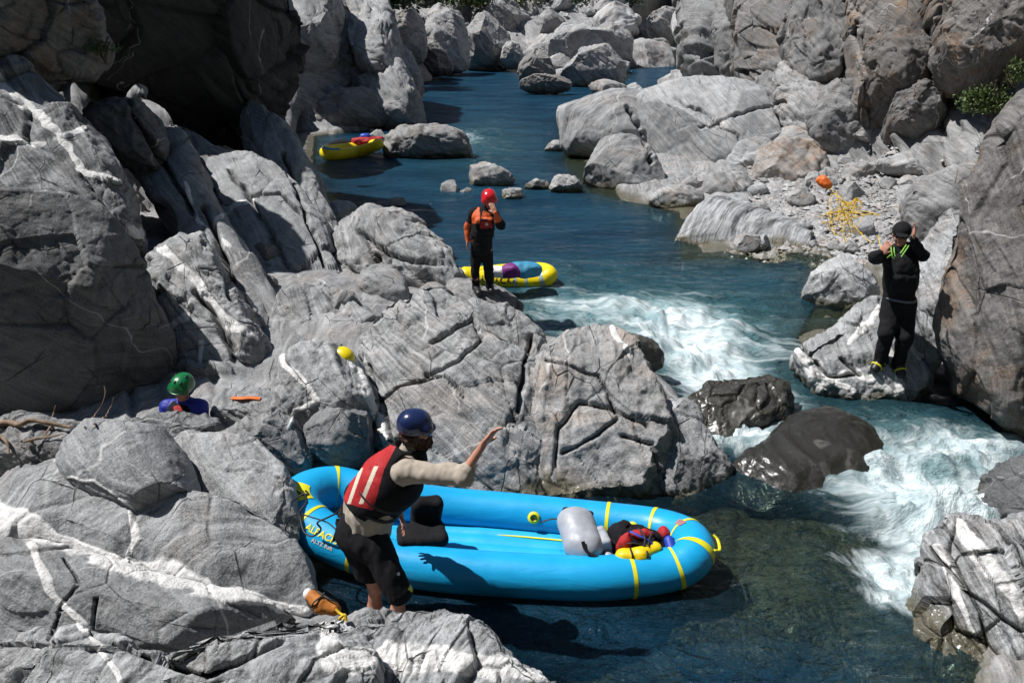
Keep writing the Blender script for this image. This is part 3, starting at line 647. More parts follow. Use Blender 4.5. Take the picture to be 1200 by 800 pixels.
B('low grey shelf between the left slabs and the centre outcrop', [(290, 380), (330, 345), (400, 335), (450, 360), (450, 420), (400, 430), (330, 435), (290, 430)], 11.6, .45, e=60, cuts=5, blocks=.5, tone=.95, band=.8, warm=.2, tb=1.2, **OUT)
B('knobbly white veined rock right above the green helmet', [(185, 262), (230, 262), (262, 320), (308, 400), (325, 455), (270, 472), (225, 462), (200, 420), (186, 340)], 10.6, .5, e=46, a=-8, cuts=6, blocks=.9, step=.6, tone=1.05, warm=.3, tb=1.2, **OUT)
B('streaky pale slab at the upper left edge above the huge dark boulder', [(-80, 50), (20, 70), (80, 110), (130, 165), (160, 230), (150, 280), (90, 260), (-80, 235)], 11.2, .4, e=46, a=5, cuts=5, blocks=.7, band=1.2, tone=.72, fol=(0, 50, 10), tb=1.5, warm=.15, **OUT)
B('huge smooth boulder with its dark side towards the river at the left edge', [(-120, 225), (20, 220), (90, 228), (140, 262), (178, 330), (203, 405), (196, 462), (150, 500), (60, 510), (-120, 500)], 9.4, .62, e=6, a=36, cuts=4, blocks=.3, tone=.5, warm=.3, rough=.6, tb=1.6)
B('brown stained overhanging rock in the upper left corner', [(-120, -160), (80, -140), (100, 0), (122, 70), (112, 96), (80, 108), (30, 92), (-120, 70)], 12.2, 1.0, e=0, a=38, cuts=5, blocks=.6, tone=.6, warm=1.0, tb=2, **OUT)
B('tall black cliff face in shadow behind the left bank slabs', [(60, -90), (250, -100), (345, -70), (348, 0), (338, 60), (325, 120), (300, 175), (220, 172), (150, 120), (85, 100)], 18.0, 1.2, e=-22, a=58, cuts=5, blocks=.8, tone=.18, warm=.3, tb=5, name='cliff', cat='cliff', kind='structure')  # very low tone puts the shade of the recess into the rock colour
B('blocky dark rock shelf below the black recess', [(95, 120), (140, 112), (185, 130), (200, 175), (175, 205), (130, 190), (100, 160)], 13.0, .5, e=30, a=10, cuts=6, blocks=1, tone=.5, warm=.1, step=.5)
B('pale fractured rock wall above the far raft', [(215, -90), (330, -100), (425, -90), (430, 10), (440, 70), (420, 95), (395, 105), (360, 105), (330, 85), (300, 60), (250, 20)], 37.0, .5, e=56, a=-14, cuts=10, blocks=1.3, tone=.95, warm=.25, step=.4, tb=4, name='cliff', cat='cliff', kind='structure')
B('rounded grey rock directly behind the far yellow raft', [(368, 130), (395, 108), (438, 108), (458, 130), (450, 146), (400, 151), (374, 148)], 34.5, 1.0, e=40, a=10, cuts=4, blocks=.6, tone=.8)
B('pale rock point with a forked top left of the far pool', [(425, 60), (450, 45), (480, 60), (500, 95), (490, 115), (450, 120), (425, 100)], 44, 2, e=40, cuts=6, blocks=.9, tone=1.05)
# mid river
B('low flat grey boulder in the river beside the far yellow raft', [(445, 178), (455, 160), (480, 153), (525, 152), (552, 168), (553, 185), (520, 190), (460, 190)], 28, .9, e=50, cuts=4, blocks=.4, tone=.9)
B('pale pointed rock in mid river above the red helmet', [(546, 212), (552, 194), (572, 190), (590, 198), (605, 210), (600, 218), (560, 220)], 23.2, .4, e=40, cuts=6, tone=1.15, blocks=.3)
B('tiny flat pale stone nearest the red helmet', [(588, 224), (596, 220), (612, 221), (615, 230), (600, 235), (590, 233)], 21.5, .15, e=50, cuts=4, tone=1.15)
B('small white pointed stone between two pale river rocks', [(612, 218), (628, 210), (645, 213), (646, 221), (620, 223)], 22.6, .2, e=40, cuts=5, tone=1.25)
B('pale triangular rock left of the striped boulder foot', [(641, 224), (650, 206), (664, 204), (682, 214), (684, 224), (660, 229)], 22.3, .35, e=40, cuts=6, tone=1.2)
B('small pale stone at the left foot of the big square boulder', [(636, 175), (645, 167), (660, 165), (664, 174), (648, 179)], 29, .25, e=40, cuts=4, tone=1.2)
B('big square edged boulder at the left of the right bank pile', [(655, 142), (660, 130), (700, 114), (760, 110), (775, 140), (778, 185), (735, 195), (690, 192), (662, 190)], 28.0, 1.4, e=30, a=-22, cuts=5, cutdepth=(.8, .97), blocks=.12, rough=.55, fine=.4, band=.9, fol=(85, 0, 0), tone=1.1, warm=.25)
B('largest domed grey boulder of the right bank pile', [(736, 132), (764, 112), (830, 106), (880, 112), (918, 134), (926, 162), (900, 185), (880, 212), (830, 205), (790, 190), (755, 168)], 26.0, 1.4, e=54, a=-24, cuts=3, blocks=.1, rough=.55, fine=.4, tone=1.15, warm=.2, band=.6)
B('chunky boulder tucked under the square edged boulder', [(678, 205), (705, 170), (740, 164), (768, 180), (784, 212), (765, 226), (710, 226), (682, 216)], 23.2, .9, e=44, a=-22, cuts=5, blocks=.12, rough=.6, fine=.4, band=.8, fol=(80, 20, 0), tone=.95, warm=.3)
B('low smooth pale rock at the water edge by the pile', [(756, 236), (775, 222), (815, 222), (832, 236), (825, 250), (775, 250)], 20.6, .4, e=45, cuts=3, tone=1.2, blocks=.15)
B('small white rounded rock behind the low smooth pale rock', [(798, 215), (812, 204), (832, 208), (834, 225), (805, 230)], 22.3, .4, e=40, cuts=3, tone=1.25, blocks=.15)
B('rounded blue grey boulder under the domed boulder', [(820, 228), (828, 205), (852, 197), (878, 208), (886, 228), (870, 240), (835, 240)], 21.5, .5, e=35, cuts=3, tone=.95, blocks=.15)
B('flat boulder with curved white stripes reaching into the river', [(786, 292), (800, 268), (822, 240), (850, 232), (905, 250), (950, 272), (978, 296), (960, 306), (900, 310), (830, 312), (795, 306)], 17.3, .42, e=56, a=-8, cuts=4, blocks=.12, rough=.6, fine=.4, band=1.4, fol=(70, 25, 30), tone=1.1, warm=.1, tb=.6)
B('pinkish smooth boulder right of the domed boulder', [(880, 215), (888, 180), (915, 165), (945, 162), (965, 178), (975, 215), (955, 238), (910, 240), (884, 232)], 22.6, .9, e=28, a=-8, cuts=4, blocks=.2, warm=1.6, tone=1.0)
B('pale pink rock right behind the orange throw bag', [(942, 235), (950, 205), (965, 195), (985, 205), (990, 235), (970, 243)], 21.8, .5, e=32, cuts=5, warm=.7, tone=1.1)
B('squat tan rock right of the orange throw bag', [(982, 212), (995, 188), (1018, 188), (1030, 212), (1022, 232), (990, 234)], 22.0, .55, e=32, cuts=5, warm=.6, tone=1.0)
B('tan rock with a flat top in the middle of the gravel bar', [(1022, 185), (1035, 155), (1070, 150), (1085, 175), (1075, 205), (1040, 222), (1020, 215)], 24.5, .8, e=30, a=-10, cuts=6, warm=.9, tone=1.0)
B('long sloping pale rock at the back of the gravel bar', [(1060, 225), (1075, 188), (1110, 170), (1160, 165), (1175, 185), (1130, 215), (1085, 235)], 22.0, .8, e=50, cuts=5, warm=.5, tone=1.1)
B('white topped rock at the foot of the right cliff', [(1010, 160), (1030, 142), (1080, 138), (1098, 150), (1075, 165), (1030, 172)], 27, .8, e=45, cuts=5, warm=.4, tone=1.2)
B('angular pale rock at the foot of the cliff above the pink boulder', [(960, 165), (985, 120), (1020, 112), (1035, 145), (1010, 180), (975, 190)], 25.0, 1.0, e=40, cuts=6, warm=.3, tone=1.05)
B('pale peaked rock left of the man in black', [(935, 345), (950, 320), (975, 298), (992, 298), (1002, 312), (1030, 340), (1028, 368), (1000, 378), (950, 366)], 13.7, .6, e=38, a=-8, cuts=7, blocks=.3, warm=.15, tone=1.25)
B('white streaked rock the man in black stands on', [(924, 412), (930, 396), (985, 372), (1010, 352), (1050, 350), (1095, 378), (1108, 440), (1080, 480), (1020, 484), (975, 470), (945, 440)], 10.75, .36, e=50, a=-6, cuts=6, blocks=.45, band=.9, fol=(50, 40, 40), tone=1.0, warm=.1, tb=.8)
B('dark slab leaning behind the man in black on the right', [(1057, 240), (1068, 215), (1110, 200), (1160, 190), (1175, 230), (1130, 290), (1075, 285)], 15.3, .7, e=40, a=-12, cuts=5, tone=.75, band=.9, blocks=.4)
B('pale upright rock pillar right of the man in black', [(1072, 290), (1090, 255), (1120, 240), (1145, 260), (1130, 330), (1120, 420), (1095, 420), (1078, 370)], 11.8, .6, e=30, a=-30, cuts=5, tone=1.15, blocks=.3, warm=.2, tb=.8)
B('massive dark rust marked boulder filling the right edge', [(1090, 415), (1092, 370), (1112, 290), (1132, 215), (1165, 150), (1205, 105), (1330, 60), (1350, 540), (1210, 512), (1160, 480), (1110, 455)], 9.9, 1.0, e=16, a=-34, cuts=5, blocks=.4, band=.9, fol=(10, 70, 0), tone=.52, warm=1.3, tb=1.4)
B('dark wet rock at the right edge above the striped rock', [(1128, 620), (1150, 572), (1195, 535), (1280, 520), (1280, 650), (1170, 640)], 8.1, .5, e=25, a=-20, cuts=4, tone=.4, warm=.1)
B('sharp black and white striped rock in the lower right corner', [(1068, 760), (1074, 690), (1088, 632), (1122, 604), (1160, 622), (1200, 608), (1290, 620), (1330, 960), (1180, 960), (1090, 840)], 6.6, .5, e=36, a=-14, cuts=8, blocks=.9, band=1.8, fol=(20, 62, 20), tone=.9, step=.6, warm=.2)
B('low wet black rock splashed by the white drop', [(786, 525), (792, 478), (835, 448), (868, 428), (910, 434), (948, 470), (945, 500), (895, 512), (862, 550), (805, 566)], 9.95, .34, e=56, cuts=7, tone=.26, blocks=.8, wetall=.9, warm=.3, step=.6)
B('smooth brown rock just under the sliding water', [(842, 575), (858, 545), (885, 530), (925, 490), (975, 484), (1012, 498), (1042, 530), (1034, 560), (1000, 570), (960, 596), (900, 602)], 8.97, .27, e=80, cuts=4, tone=.14, blocks=.1, wetall=1, warm=.2, rough=.5)
# submerged shelf rocks seen through the clear lip
for q, d_ in ([(880, 640), (940, 600), (1010, 620), (1040, 690), (990, 720), (900, 700)], 7.65), ([(760, 720), (820, 690), (900, 710), (960, 760), (900, 800), (790, 780)], 6.75), ([(960, 740), (1010, 700), (1080, 720), (1110, 790), (1030, 830)], 6.35):
    d_ = DEP(sum(t[0] for t in q) / len(q), sum(t[1] for t in q) / len(q), -.48)
    B('brown boulder lying under the clear water below the bow of the blue raft', q, d_, .12, e=84, cuts=3, tone=1.0, wetall=1, warm=.6, blocks=.5, group='boulders under the clear water')
# right cliff
CL = dict(name='cliff', cat='cliff', kind='structure')
B('grey cliff above the largest boulder', [(792, 50), (800, -120), (880, -120), (890, 40), (880, 105), (850, 108), (815, 92)], 34, 2.0, e=54, a=-26, cuts=7, tone=.75, blocks=1, step=.5, warm=.3, tb=5, **CL)
B('brown jointed cliff in the middle right', [(850, -120), (1010, -140), (1020, 60), (1005, 150), (940, 168), (890, 130), (862, 60)], 27.5, 1.6, e=50, a=-20, cuts=8, tone=.62, blocks=1.1, step=.45, warm=.8, tb=5, **CL)
B('dark jointed cliff right', [(985, -140), (1140, -140), (1130, 50), (1090, 135), (1030, 165), (1000, 120)], 24, 1.6, e=48, a=-20, cuts=8, blocks=1.2, step=.45, warm=1.5, tone=.62, tb=5, **CL)
B('brown faced overhang top right', [(1080, -160), (1300, -160), (1320, 70), (1230, 100), (1150, 80), (1100, 60)], 20.5, 1.5, e=30, a=-26, cuts=8, blocks=1.2, step=.5, warm=1.5, tone=.52, tb=5, **CL)
B('slanting buttress of grey cliff', [(900, 90), (940, 60), (990, 100), (1010, 160), (960, 190), (920, 165)], 25.5, .9, e=56, a=-24, cuts=6, blocks=1, step=.5, warm=.5, tone=1.05, tb=3, **CL)
# far bank, the larger rocks one can tell apart
B('tall leaning pale slab standing above the far bank jumble', [(500, 85), (495, 40), (510, 8), (535, 0), (545, 30), (548, 70), (540, 82)], 66, 2.2, e=30, a=-20, cuts=6, tone=1.05, warm=.5, N=90)
B('dark brown stained rock at the water on the far bank', [(482, 84), (488, 50), (505, 45), (520, 62), (535, 80), (510, 88)], 62, 2, e=25, a=0, cuts=6, tone=.7, warm=1, N=80)
B('blocky rock with a slanting dark cleft on the far bank', [(540, 75), (545, 35), (575, 22), (600, 40), (602, 66), (575, 78)], 72, 3, e=40, a=-15, cuts=7, tone=.95, N=90)
B('round pale boulder at the middle of the far bank waterline', [(586, 74), (590, 58), (606, 54), (616, 64), (612, 76)], 70, 1.5, e=35, cuts=4, tone=1.2, N=60)
B('dark pointed rock in the water before the far bank', [(606, 90), (610, 70), (632, 62), (650, 75), (655, 92), (630, 98)], 54, 1.5, e=32, cuts=6, tone=.7, warm=.8, N=80)
B('low dark reddish ledge in the water before the far bank', [(606, 100), (618, 92), (650, 92), (672, 97), (668, 104), (620, 104)], 50, .8, e=45, cuts=5, tone=.75, warm=1, N=70)
B('broad pale rock shelf at the right end of the far bank', [(655, 95), (660, 78), (690, 70), (725, 70), (736, 85), (735, 97), (690, 99)], 56, 2.2, e=48, cuts=7, tone=1.05, warm=.3, N=100)
B('big pale sloping block behind the broad shelf on the far bank', [(630, 62), (650, 42), (690, 38), (725, 55), (735, 72), (690, 78), (640, 76)], 70, 3, e=45, a=-15, cuts=7, tone=1.1, warm=.3, N=100)
B('pale tan block at the right end of the far bank jumble', [(690, 50), (700, 34), (735, 40), (745, 60), (738, 74), (705, 70)], 76, 2.5, e=40, cuts=6, tone=1.1, warm=.7, N=70)
B('grey block on the slope behind the far bank jumble', [(560, 30), (575, 12), (610, 14), (625, 35), (600, 48)], 84, 3, e=45, cuts=7, tone=.95, N=70)
B('long white ledge across the outlet at the head of the pool', [(735, 66), (745, 60), (795, 64), (800, 72), (770, 74), (740, 72)], 84, 1.2, e=60, cuts=5, tone=1.3, N=70)
B('craggy grey rock right above the white ledge at the head of the pool', [(740, 50), (750, 28), (790, 22), (805, 45), (790, 60), (750, 58)], 92, 4, e=42, cuts=7, tone=1.0, N=80)
B('large grey rock at the head of the river under the dark bushes', [(655, 40), (670, 18), (710, 15), (735, 32), (710, 48), (670, 48)], 95, 4, e=42, cuts=7, tone=.9, N=80)
B('rock knob at the left of the far bank above the pool', [(440, 50), (452, 22), (480, 12), (500, 30), (498, 55), (465, 62)], 58, 2.5, e=42, a=-10, cuts=7, tone=1.0, N=80)
B('dark rock under the bush at the top left of the far bank', [(425, 38), (432, 8), (462, 0), (478, 14), (460, 40)], 64, 3, e=30, cuts=7, tone=.6, N=70)

for q, d_, e_, t_, w_, lb in ((
    [(905, 40), (930, 0), (985, -20), (1010, 30), (990, 90), (940, 95)], 26.0, 50, .95, .6, 'm'), ([(1010, 60), (1040, 20), (1090, 30), (1100, 90), (1060, 130), (1020, 110)], 22.6, 40, .7, 1.4, 'm'),
    ([(830, 40), (850, -10), (900, -10), (915, 50), (880, 80), (845, 75)], 31.5, 52, 1.1, .3, 'm'), ([(1100, 40), (1130, -20), (1210, -20), (1220, 40), (1170, 75), (1120, 80)], 19.6, 26, .8, 1.5, 'm'),
    ([(940, 130), (975, 95), (1020, 105), (1030, 150), (990, 175), (955, 165)], 24.3, 52, 1.1, .4, 'm'), ([(870, 120), (900, 85), (950, 95), (960, 150), (930, 170), (890, 150)], 26.5, 54, 1.1, .3, 'm'),
    ([(1030, 140), (1060, 105), (1110, 110), (1115, 145), (1080, 155)], 22.2, 45, .9, .9, 'm'), ([(805, 30), (815, -20), (845, -20), (850, 40), (820, 70)], 36, 50, .9, .3, 'm')):
    B('jointed face of the right cliff', q, d_, 1.0, e=e_, a=-18, cuts=8, blocks=1.3, step=.5, tone=t_ * .62, warm=w_, tb=3, **CL)

B('dark grey rock hiding the legs of the green helmeted person', [(150, 500), (168, 488), (205, 484), (240, 486), (262, 494), (262, 520), (200, 530), (155, 520)], 8.45, .22, e=52, cuts=5, tone=.6, blocks=.5, warm=.1)
WALL = dict(name='cliff', cat='cliff', kind='structure')
for q, d_, e_, t_, lb in (([(300, 40), (310, -40), (370, -60), (400, -20), (380, 30), (345, 50)], 34, 56, 1.0, ''), ([(340, 75), (375, 35), (420, 45), (445, 90), (420, 115), (365, 100)], 37, 54, .95, ''),
    ([(385, 40), (400, -40), (440, -40), (462, 20), (468, 70), (430, 80)], 36.5, 55, 1.05, ''), ([(420, 95), (440, 62), (470, 70), (492, 110), (485, 138), (440, 138)], 35, 50, .95, ''),
    ([(250, 20), (262, -60), (320, -60), (325, 20), (290, 50)], 24, 50, .7, '')):
    B('angular slab of the pale left wall', q, d_, .8, e=e_, a=-14, cuts=9, blocks=1.2, step=.5, tone=t_, warm=.3, tb=3, **WALL)
# ------------------------------------------------------------------ materials for gear
def vinyl(name, col, rough=.38):
    m, nt = nodes(name); b = NB(nt); out = b.n('ShaderNodeOutputMaterial'); p = b.n('ShaderNodeBsdfPrincipled'); tc = b.n('ShaderNodeTexCoord').outputs['Object']
    n1 = b.noise(tc, 3.5, 4, .6); n2 = b.noise(b.mapv(tc, (60, 60, 60)), 1, 3)
    c = b.mix(b.ramp(n1, [(.35, 0), (.7, 1)]), tuple(x * .86 for x in col), col)
    dirt = b.ramp(b.noise(tc, 9, 6, .75), [(.60, 0), (.75, 1)]); c = b.mix(b.math('MULTIPLY', dirt, .25), c, tuple(.5 * x + .03 for x in col))
    b.l(c, p.inputs['Base Color']); b.l(b.math('MULTIPLY_ADD', n1, .25, rough - .1), p.inputs['Roughness']); p.inputs['Specular IOR Level'].default_value = .45
    bm = b.bump(n2, .12, .002); wr = b.n('ShaderNodeBump'); wr.inputs['Strength'].default_value = .25; wr.inputs['Distance'].default_value = .02
    b.l(b.noise(b.mapv(tc, (2, 6, 6)), 1.4, 3, .5, 1.0), wr.inputs['Height']); b.l(bm, wr.inputs['Normal']); b.l(wr.outputs[0], p.inputs['Normal'])
    b.l(p.outputs[0], out.inputs[0]); return m
M = {}
M['blue'] = vinyl('blue_raft_fabric', (.008, .37, .72)); M['floorblue'] = vinyl('blue_floor_fabric', (.02, .42, .74))
M['yellow'] = vinyl('yellow_raft_fabric', (.86, .68, .004)); M['tape'] = vinyl('yellow_tape', (.80, .74, .02)); M['greytape'] = vinyl('pale_grey_tape', (.38, .48, .48))
M['black'] = simple('black_webbing', (.010, .010, .012), .6, nscale=60); M['black2'] = simple('black_cloth', (.011, .011, .013), .9, nscale=20, bump=.4, spec=.2)
M['grey'] = simple('grey_dry_bag', (.36, .38, .42), .45, nscale=8, noise_amt=.08); M['red'] = simple('red_cloth', (.42, .010, .014), .75, nscale=25)
M['ybag'] = simple('yellow_bag', (.85, .60, .005), .45, nscale=12); M['navy'] = simple('navy_helmet_shell', (.012, .022, .085), .22, nscale=6, coat=.4, bump=0)
M['bluebag'] = simple('blue_bag', (.02, .06, .45), .5, nscale=14); M['purple'] = simple('purple_bag', (.16, .01, .16), .6, nscale=14); M['skybag'] = simple('sky_blue_bag', (.04, .25, .42), .6, nscale=14)
M['olive'] = simple('olive_strip', (.045, .075, .06), .5, nscale=14); M['skin'] = simple('skin', (.52, .25, .17), .5, nscale=14, noise_amt=.12, bump=.1)
M['tan'] = simple('tan_shirt', (.40, .345, .285), .85, nscale=10, noise_amt=.1, bump=.35); M['cream'] = simple('cream_stripe', (.62, .57, .45), .6, nscale=20, noise_amt=.05)
M['hair'] = simple('brown_hair', (.06, .028, .015), .8, nscale=90, noise_amt=.3, bump=1); M['redhelm'] = simple('red_helmet_shell', (.62, .012, .02), .25, nscale=5, coat=.4, bump=0)
M['greenhelm'] = simple('green_helmet_shell', (.004, .16, .045), .28, nscale=5, coat=.3, bump=0); M['yellowhelm'] = simple('yellow_helmet_shell', (.88, .68, .01), .3, nscale=5, bump=0)
M['orange'] = simple('orange_cloth', (.62, .10, .015), .7, nscale=20); M['rust'] = simple('burnt_orange_bag', (.42, .14, .015), .7, nscale=16, bump=.3); M['rope'] = simple('yellow_rope', (.78, .50, .02), .7, nscale=120, bump=.6)
M['orangerope'] = simple('orange_webbing', (.80, .16, .02), .6, nscale=60); M['bluejkt'] = simple('blue_jacket', (.005, .018, .30), .6, nscale=16, bump=.3)
M['lens'] = simple('dark_lens', (.01, .01, .012), .08, nscale=5, bump=0); M['lime'] = simple('lime_cord', (.25, .55, .08), .6, nscale=60); M['boot'] = simple('black_rubber', (.013, .013, .014), .45, nscale=20)
M['wood'] = simple('bleached_driftwood', (.30, .21, .14), .85, nscale=16, noise_amt=.3, bump=.8); M['white'] = simple('white_patch', (.75, .76, .76), .5, nscale=20, noise_amt=.05)

def text_patch(txt, size, loop, rad, s0, phi0, mat, name, parent, flip=False, proud=.005, slant=0.0):
    """lettering laid on the curved tube: x runs along the tube, y runs round it"""
    cu = bpy.data.curves.new('t', 'FONT'); cu.body = txt; cu.size = size; cu.align_x = 'CENTER'; cu.align_y = 'CENTER'; cu.offset = size * .022
    o = bpy.data.objects.new('t', cu); COL.objects.link(o); bpy.context.view_layer.update()
    me = o.to_mesh(); V = np.array([v.co[:] for v in me.vertices]); Fs = [list(p.vertices) for p in me.polygons]; o.to_mesh_clear(); bpy.data.objects.remove(o)
    sg = -1 if flip else 1
    P = tube_pt(loop, rad, s0 + sg * V[:, 0] + slant * V[:, 1], phi0 + sg * V[:, 1] / rad.mean(), proud)
    return child(name, P, Fs, mat, parent, smooth=False)
def frames(loop):
    T = np.roll(loop, -1, 0) - np.roll(loop, 1, 0); T /= np.linalg.norm(T, axis=1, keepdims=True); S = np.cross(T, [0, 0, 1.0]); S /= np.linalg.norm(S, axis=1, keepdims=True); U = np.cross(S, T)
    d = np.r_[0, np.cumsum(np.linalg.norm(np.diff(np.vstack([loop, loop[:1]]), axis=0), axis=1))]; return T, S, U, d
def tube_pt(loop, rad, s, phi, proud):
    """point on the tube skin; s metres along the loop, phi angle from the outward side towards the top"""
    T, S, U, d = frames(loop); L = d[-1]; s = np.mod(s, L); n = len(loop)
    g = lambda A: np.stack([np.interp(s, d, np.r_[A[:, c], A[:1, c]]) for c in range(3)], 1)
    r = np.interp(s, d, np.r_[rad, rad[:1]]) + proud
    return g(loop) + (g(S) * np.cos(phi)[:, None] + g(U) * np.sin(phi)[:, None]) * r[:, None]
def near_s(loop, px, py):
    x, y, d_ = PIX(loop); i = int(np.argmin(np.hypot(x - px, y - py))); return frames(loop)[3][i]
def raft(label, group, pts, seams, mat, tape, floorm, sidelen, seamw=.017):
    """pts: (px, py, z, radius) of the tube's centre; clockwise seen from above so that S points outward"""
    C3 = np.array([np.r_[G(a, b_, z), r] for a, b_, z, r in pts]); L4 = resample(catmull(C3, 12, True), 220, True)
    loop, rad = L4[:, :3], L4[:, 3]
    ar = np.sum(loop[:, 0] * np.roll(loop[:, 1], -1) - np.roll(loop[:, 0], -1) * loop[:, 1])
    if ar < 0: loop = loop[::-1].copy(); rad = rad[::-1].copy()           # counter-clockwise: cross(T, Z) points outward
    root = empty('inflatable_raft', [loop[:, 0].mean(), loop[:, 1].mean(), loop[:, 2].min() - .15], label, 'raft', group)
    V, Fq = tube(loop, rad, 40, True); child('hull_tube', V, Fq[:, ::-1], mat, root)
    for px, py in seams:
        s = near_s(loop, px, py); ss = np.repeat(np.linspace(s - seamw, s + seamw, 3), 48); ph = np.tile(np.linspace(0, 2 * np.pi, 48, endpoint=False), 3)
        child('seam_tape', tube_pt(loop, rad, ss, ph, .004), gridq(3, 48, False, True), tape, root)
    # floor between the tubes, with its lengthwise beams
    n = len(loop); hull = loop[:, :2]; c = loop.mean(0); a = hull - c[:2]; w, v = np.linalg.eigh(np.cov(a.T)); ax = v[:, 1]; u = a @ ax
    lo, hi = u.min() + rad.mean() * .3, u.max() - rad.mean() * .3; us = np.linspace(lo, hi, 50); nv = 61; t2 = np.array([-ax[1], ax[0]]); side = a @ t2; VV = []
    for q in us:
        up = np.where((u - q) * (np.roll(u, -1) - q) <= 0)[0]; sd = sorted(side[up])
        s0, s1 = sd[0], sd[-1]; zc = np.interp(q, [us[0], us[10], us[39], us[-1]], [loop[np.argmin(u), 2], 0, 0, loop[np.argmax(u), 2]]) if False else loop[np.argmin(np.abs(u - q)), 2]
        for k in np.linspace(0, 1, nv):
            xy = c[:2] + ax * q + t2 * (s0 + (s1 - s0) * k); VV.append([xy[0], xy[1], zc - .10 + .028 * abs(math.sin(k * math.pi * 7)) ** .7])
    fl = child('floor', VV, gridq(50, nv), floorm, root)
    return root, loop, rad, (ax, t2, c)

BP = [(440, 582, .14, .20), (520, 593, .03, .19), (600, 600, .0, .188), (700, 610, .0, .186), (768, 618, .03, .185), (802, 629, .08, .185), (813, 642, .11, .182), (807, 656, .08, .185),
      (778, 668, .02, .187), (700, 677, .0, .19), (600, 673, .0, .19), (500, 665, .01, .19), (434, 650, .05, .195), (382, 628, .13, .205), (352, 604, .21, .225), (359, 581, .26, .225), (394, 571, .22, .205)]
blue, bl, br, bax = raft('long bright blue raft with yellow seams that the man in the blue helmet holds', None, BP,
    [(738, 678), (793, 667), (818, 650), (806, 626), (768, 613), (715, 606), (395, 575), (364, 616), (420, 648)], M['blue'], M['tape'], M['floorblue'], 0)
# side logo patch with a black mark, lettering
s0 = near_s(bl, 366, 600); T_, S_, U_, dd_ = frames(bl)
def skin_patch(name, loop, rad, s, ds, p0, p1, mat, parent, proud=.006, n=10):
    A, Bq = np.meshgrid(np.linspace(s - ds, s + ds, n), np.linspace(p0, p1, n), indexing='ij'); return child(name, tube_pt(loop, rad, A.ravel(), Bq.ravel(), proud), gridq(n, n), mat, parent)
lp = skin_patch('logo_patch', bl, br, near_s(bl, 354, 598), .11, 1.30, 2.1, M['tape'], blue)
def mark(name, loop, rad, pts, wd, mat, parent, proud=.010):
    pts = resample(catmull(pts, 8), 30); A = tube_pt(loop, rad, pts[:, 0], pts[:, 1], proud); V, F_ = tube(A, wd, 8, flat=.4); return child(name, V, F_, mat, parent)
sc_ = near_s(bl, 354, 598)
mark('logo_mark', bl, br, np.array([(sc_ - .06, 1.45), (sc_ - .03, 1.5), (sc_ + .01, 1.65), (sc_ + .05, 1.8), (sc_ + .02, 1.98), (sc_ - .02, 1.92)]), .010, M['black'], blue)
sl_ = near_s(bl, 394, 633)
text_patch('ALPACKA', .082, bl, br, sl_ - .05, np.array(.80), M['tape'], 'lettering', blue)
text_patch('ALTZ Raft', .046, bl, br, sl_ - .03, np.array(.42), M['cream'], 'lettering', blue)
# round D-ring patches on the inner side of the far tube, one grab loop on the bow
for px, py in ((631, 596), (747, 611)):
    s = near_s(bl, px, py); c0 = tube_pt(bl, br, np.array([s]), np.array([2.70]), .004)[0]; cc = tube_pt(bl, br, np.array([s]), np.array([2.70]), -.165)[0]; nn = (c0 - cc) / np.linalg.norm(c0 - cc)
    e1 = np.cross(nn, [0, 0, 1]); e1 /= np.linalg.norm(e1); e2 = np.cross(nn, e1); a = np.linspace(0, 2 * np.pi, 24, endpoint=False)
    R2 = [(0.058, .004), (.058, .010), (.04, .013), (.034, .016)]
    ring = np.vstack([c0 + (e1 * np.cos(a)[:, None] + e2 * np.sin(a)[:, None]) * r + nn * h for r, h in R2]); F_ = gridq(4, 24, False, True).tolist() + [list(range(72, 96))]
    pt = child('ring_patch', ring, F_, M['tape'], blue)
    lo = c0 + nn * .03 + (e1 * np.cos(a)[:, None] * .028 + e2 * np.sin(a)[:, None] * .02); V, F2 = tube(lo, .005, 8, True); child('ring', V, F2, M['black'], pt)
s = near_s(bl, 819, 641); lp_ = tube_pt(bl, br, s + np.array([-.06, -.045, 0, .045, .06]), np.array([.5, .35, .25, .35, .5]), .02); lp_[1:4] += np.array([.02, -.005, .0])
V, F_ = tube(catmull(lp_, 8), .014, 10, flat=.6); child('grab_loop', V, F_, M['tape'], blue)
skin_patch('bow_patch', bl, br, near_s(bl, 806, 626), .05, 1.75, 2.1, simple('faded_red_mark', (.35, .16, .15), .6), blue, n=5)
# olive inflation strip and yellow tape along the inside of the far tube
ln = np.array([G(x, y, -.10) for x, y in ((500, 612), (560, 616), (640, 624), (705, 631))]); V, F_ = tube(catmull(ln, 10), .028, 10); child('floor_strip', V, F_, M['olive'], blue)
ln = np.array([G(x, y, -.09) for x, y in ((505, 620), (560, 624), (640, 631), (700, 637))]); V, F_ = tube(catmull(ln, 10), .011, 8, flat=.5); child('floor_tape', V, F_, M['tape'], blue)
# black padded seat back in the raft right behind the man
def bag(name, prims, lo, hi, res, mat, parent=None, fold=(.006, 9, 3), **kw):
    s = SDF(lo, hi, res); prims(s)
    if fold: s.folds(*fold)
    V, Fq = s.mesh()
    if parent is not None: return child(name, V, Fq, mat, parent)
    org = np.array([V[:, 0].mean(), V[:, 1].mean(), V[:, 2].min()]); return link(name, mesh_np(name, V - org, Fq, mat), None, org, **kw)
sb = W(503, 612, 7.0)
bag('backrest', lambda s: (s.box(W(500, 600, 7.3), (.14, .075, .17), .06, np.array(Euler((.25, .1, .25)).to_matrix())), s.box(W(494, 626, 7.18), (.22, .15, .055), .05, np.array(Euler((0, .05, .2)).to_matrix()))),
    sb - .55, sb + .55, .012, M['black2'], blue, (.010, 7, 2))

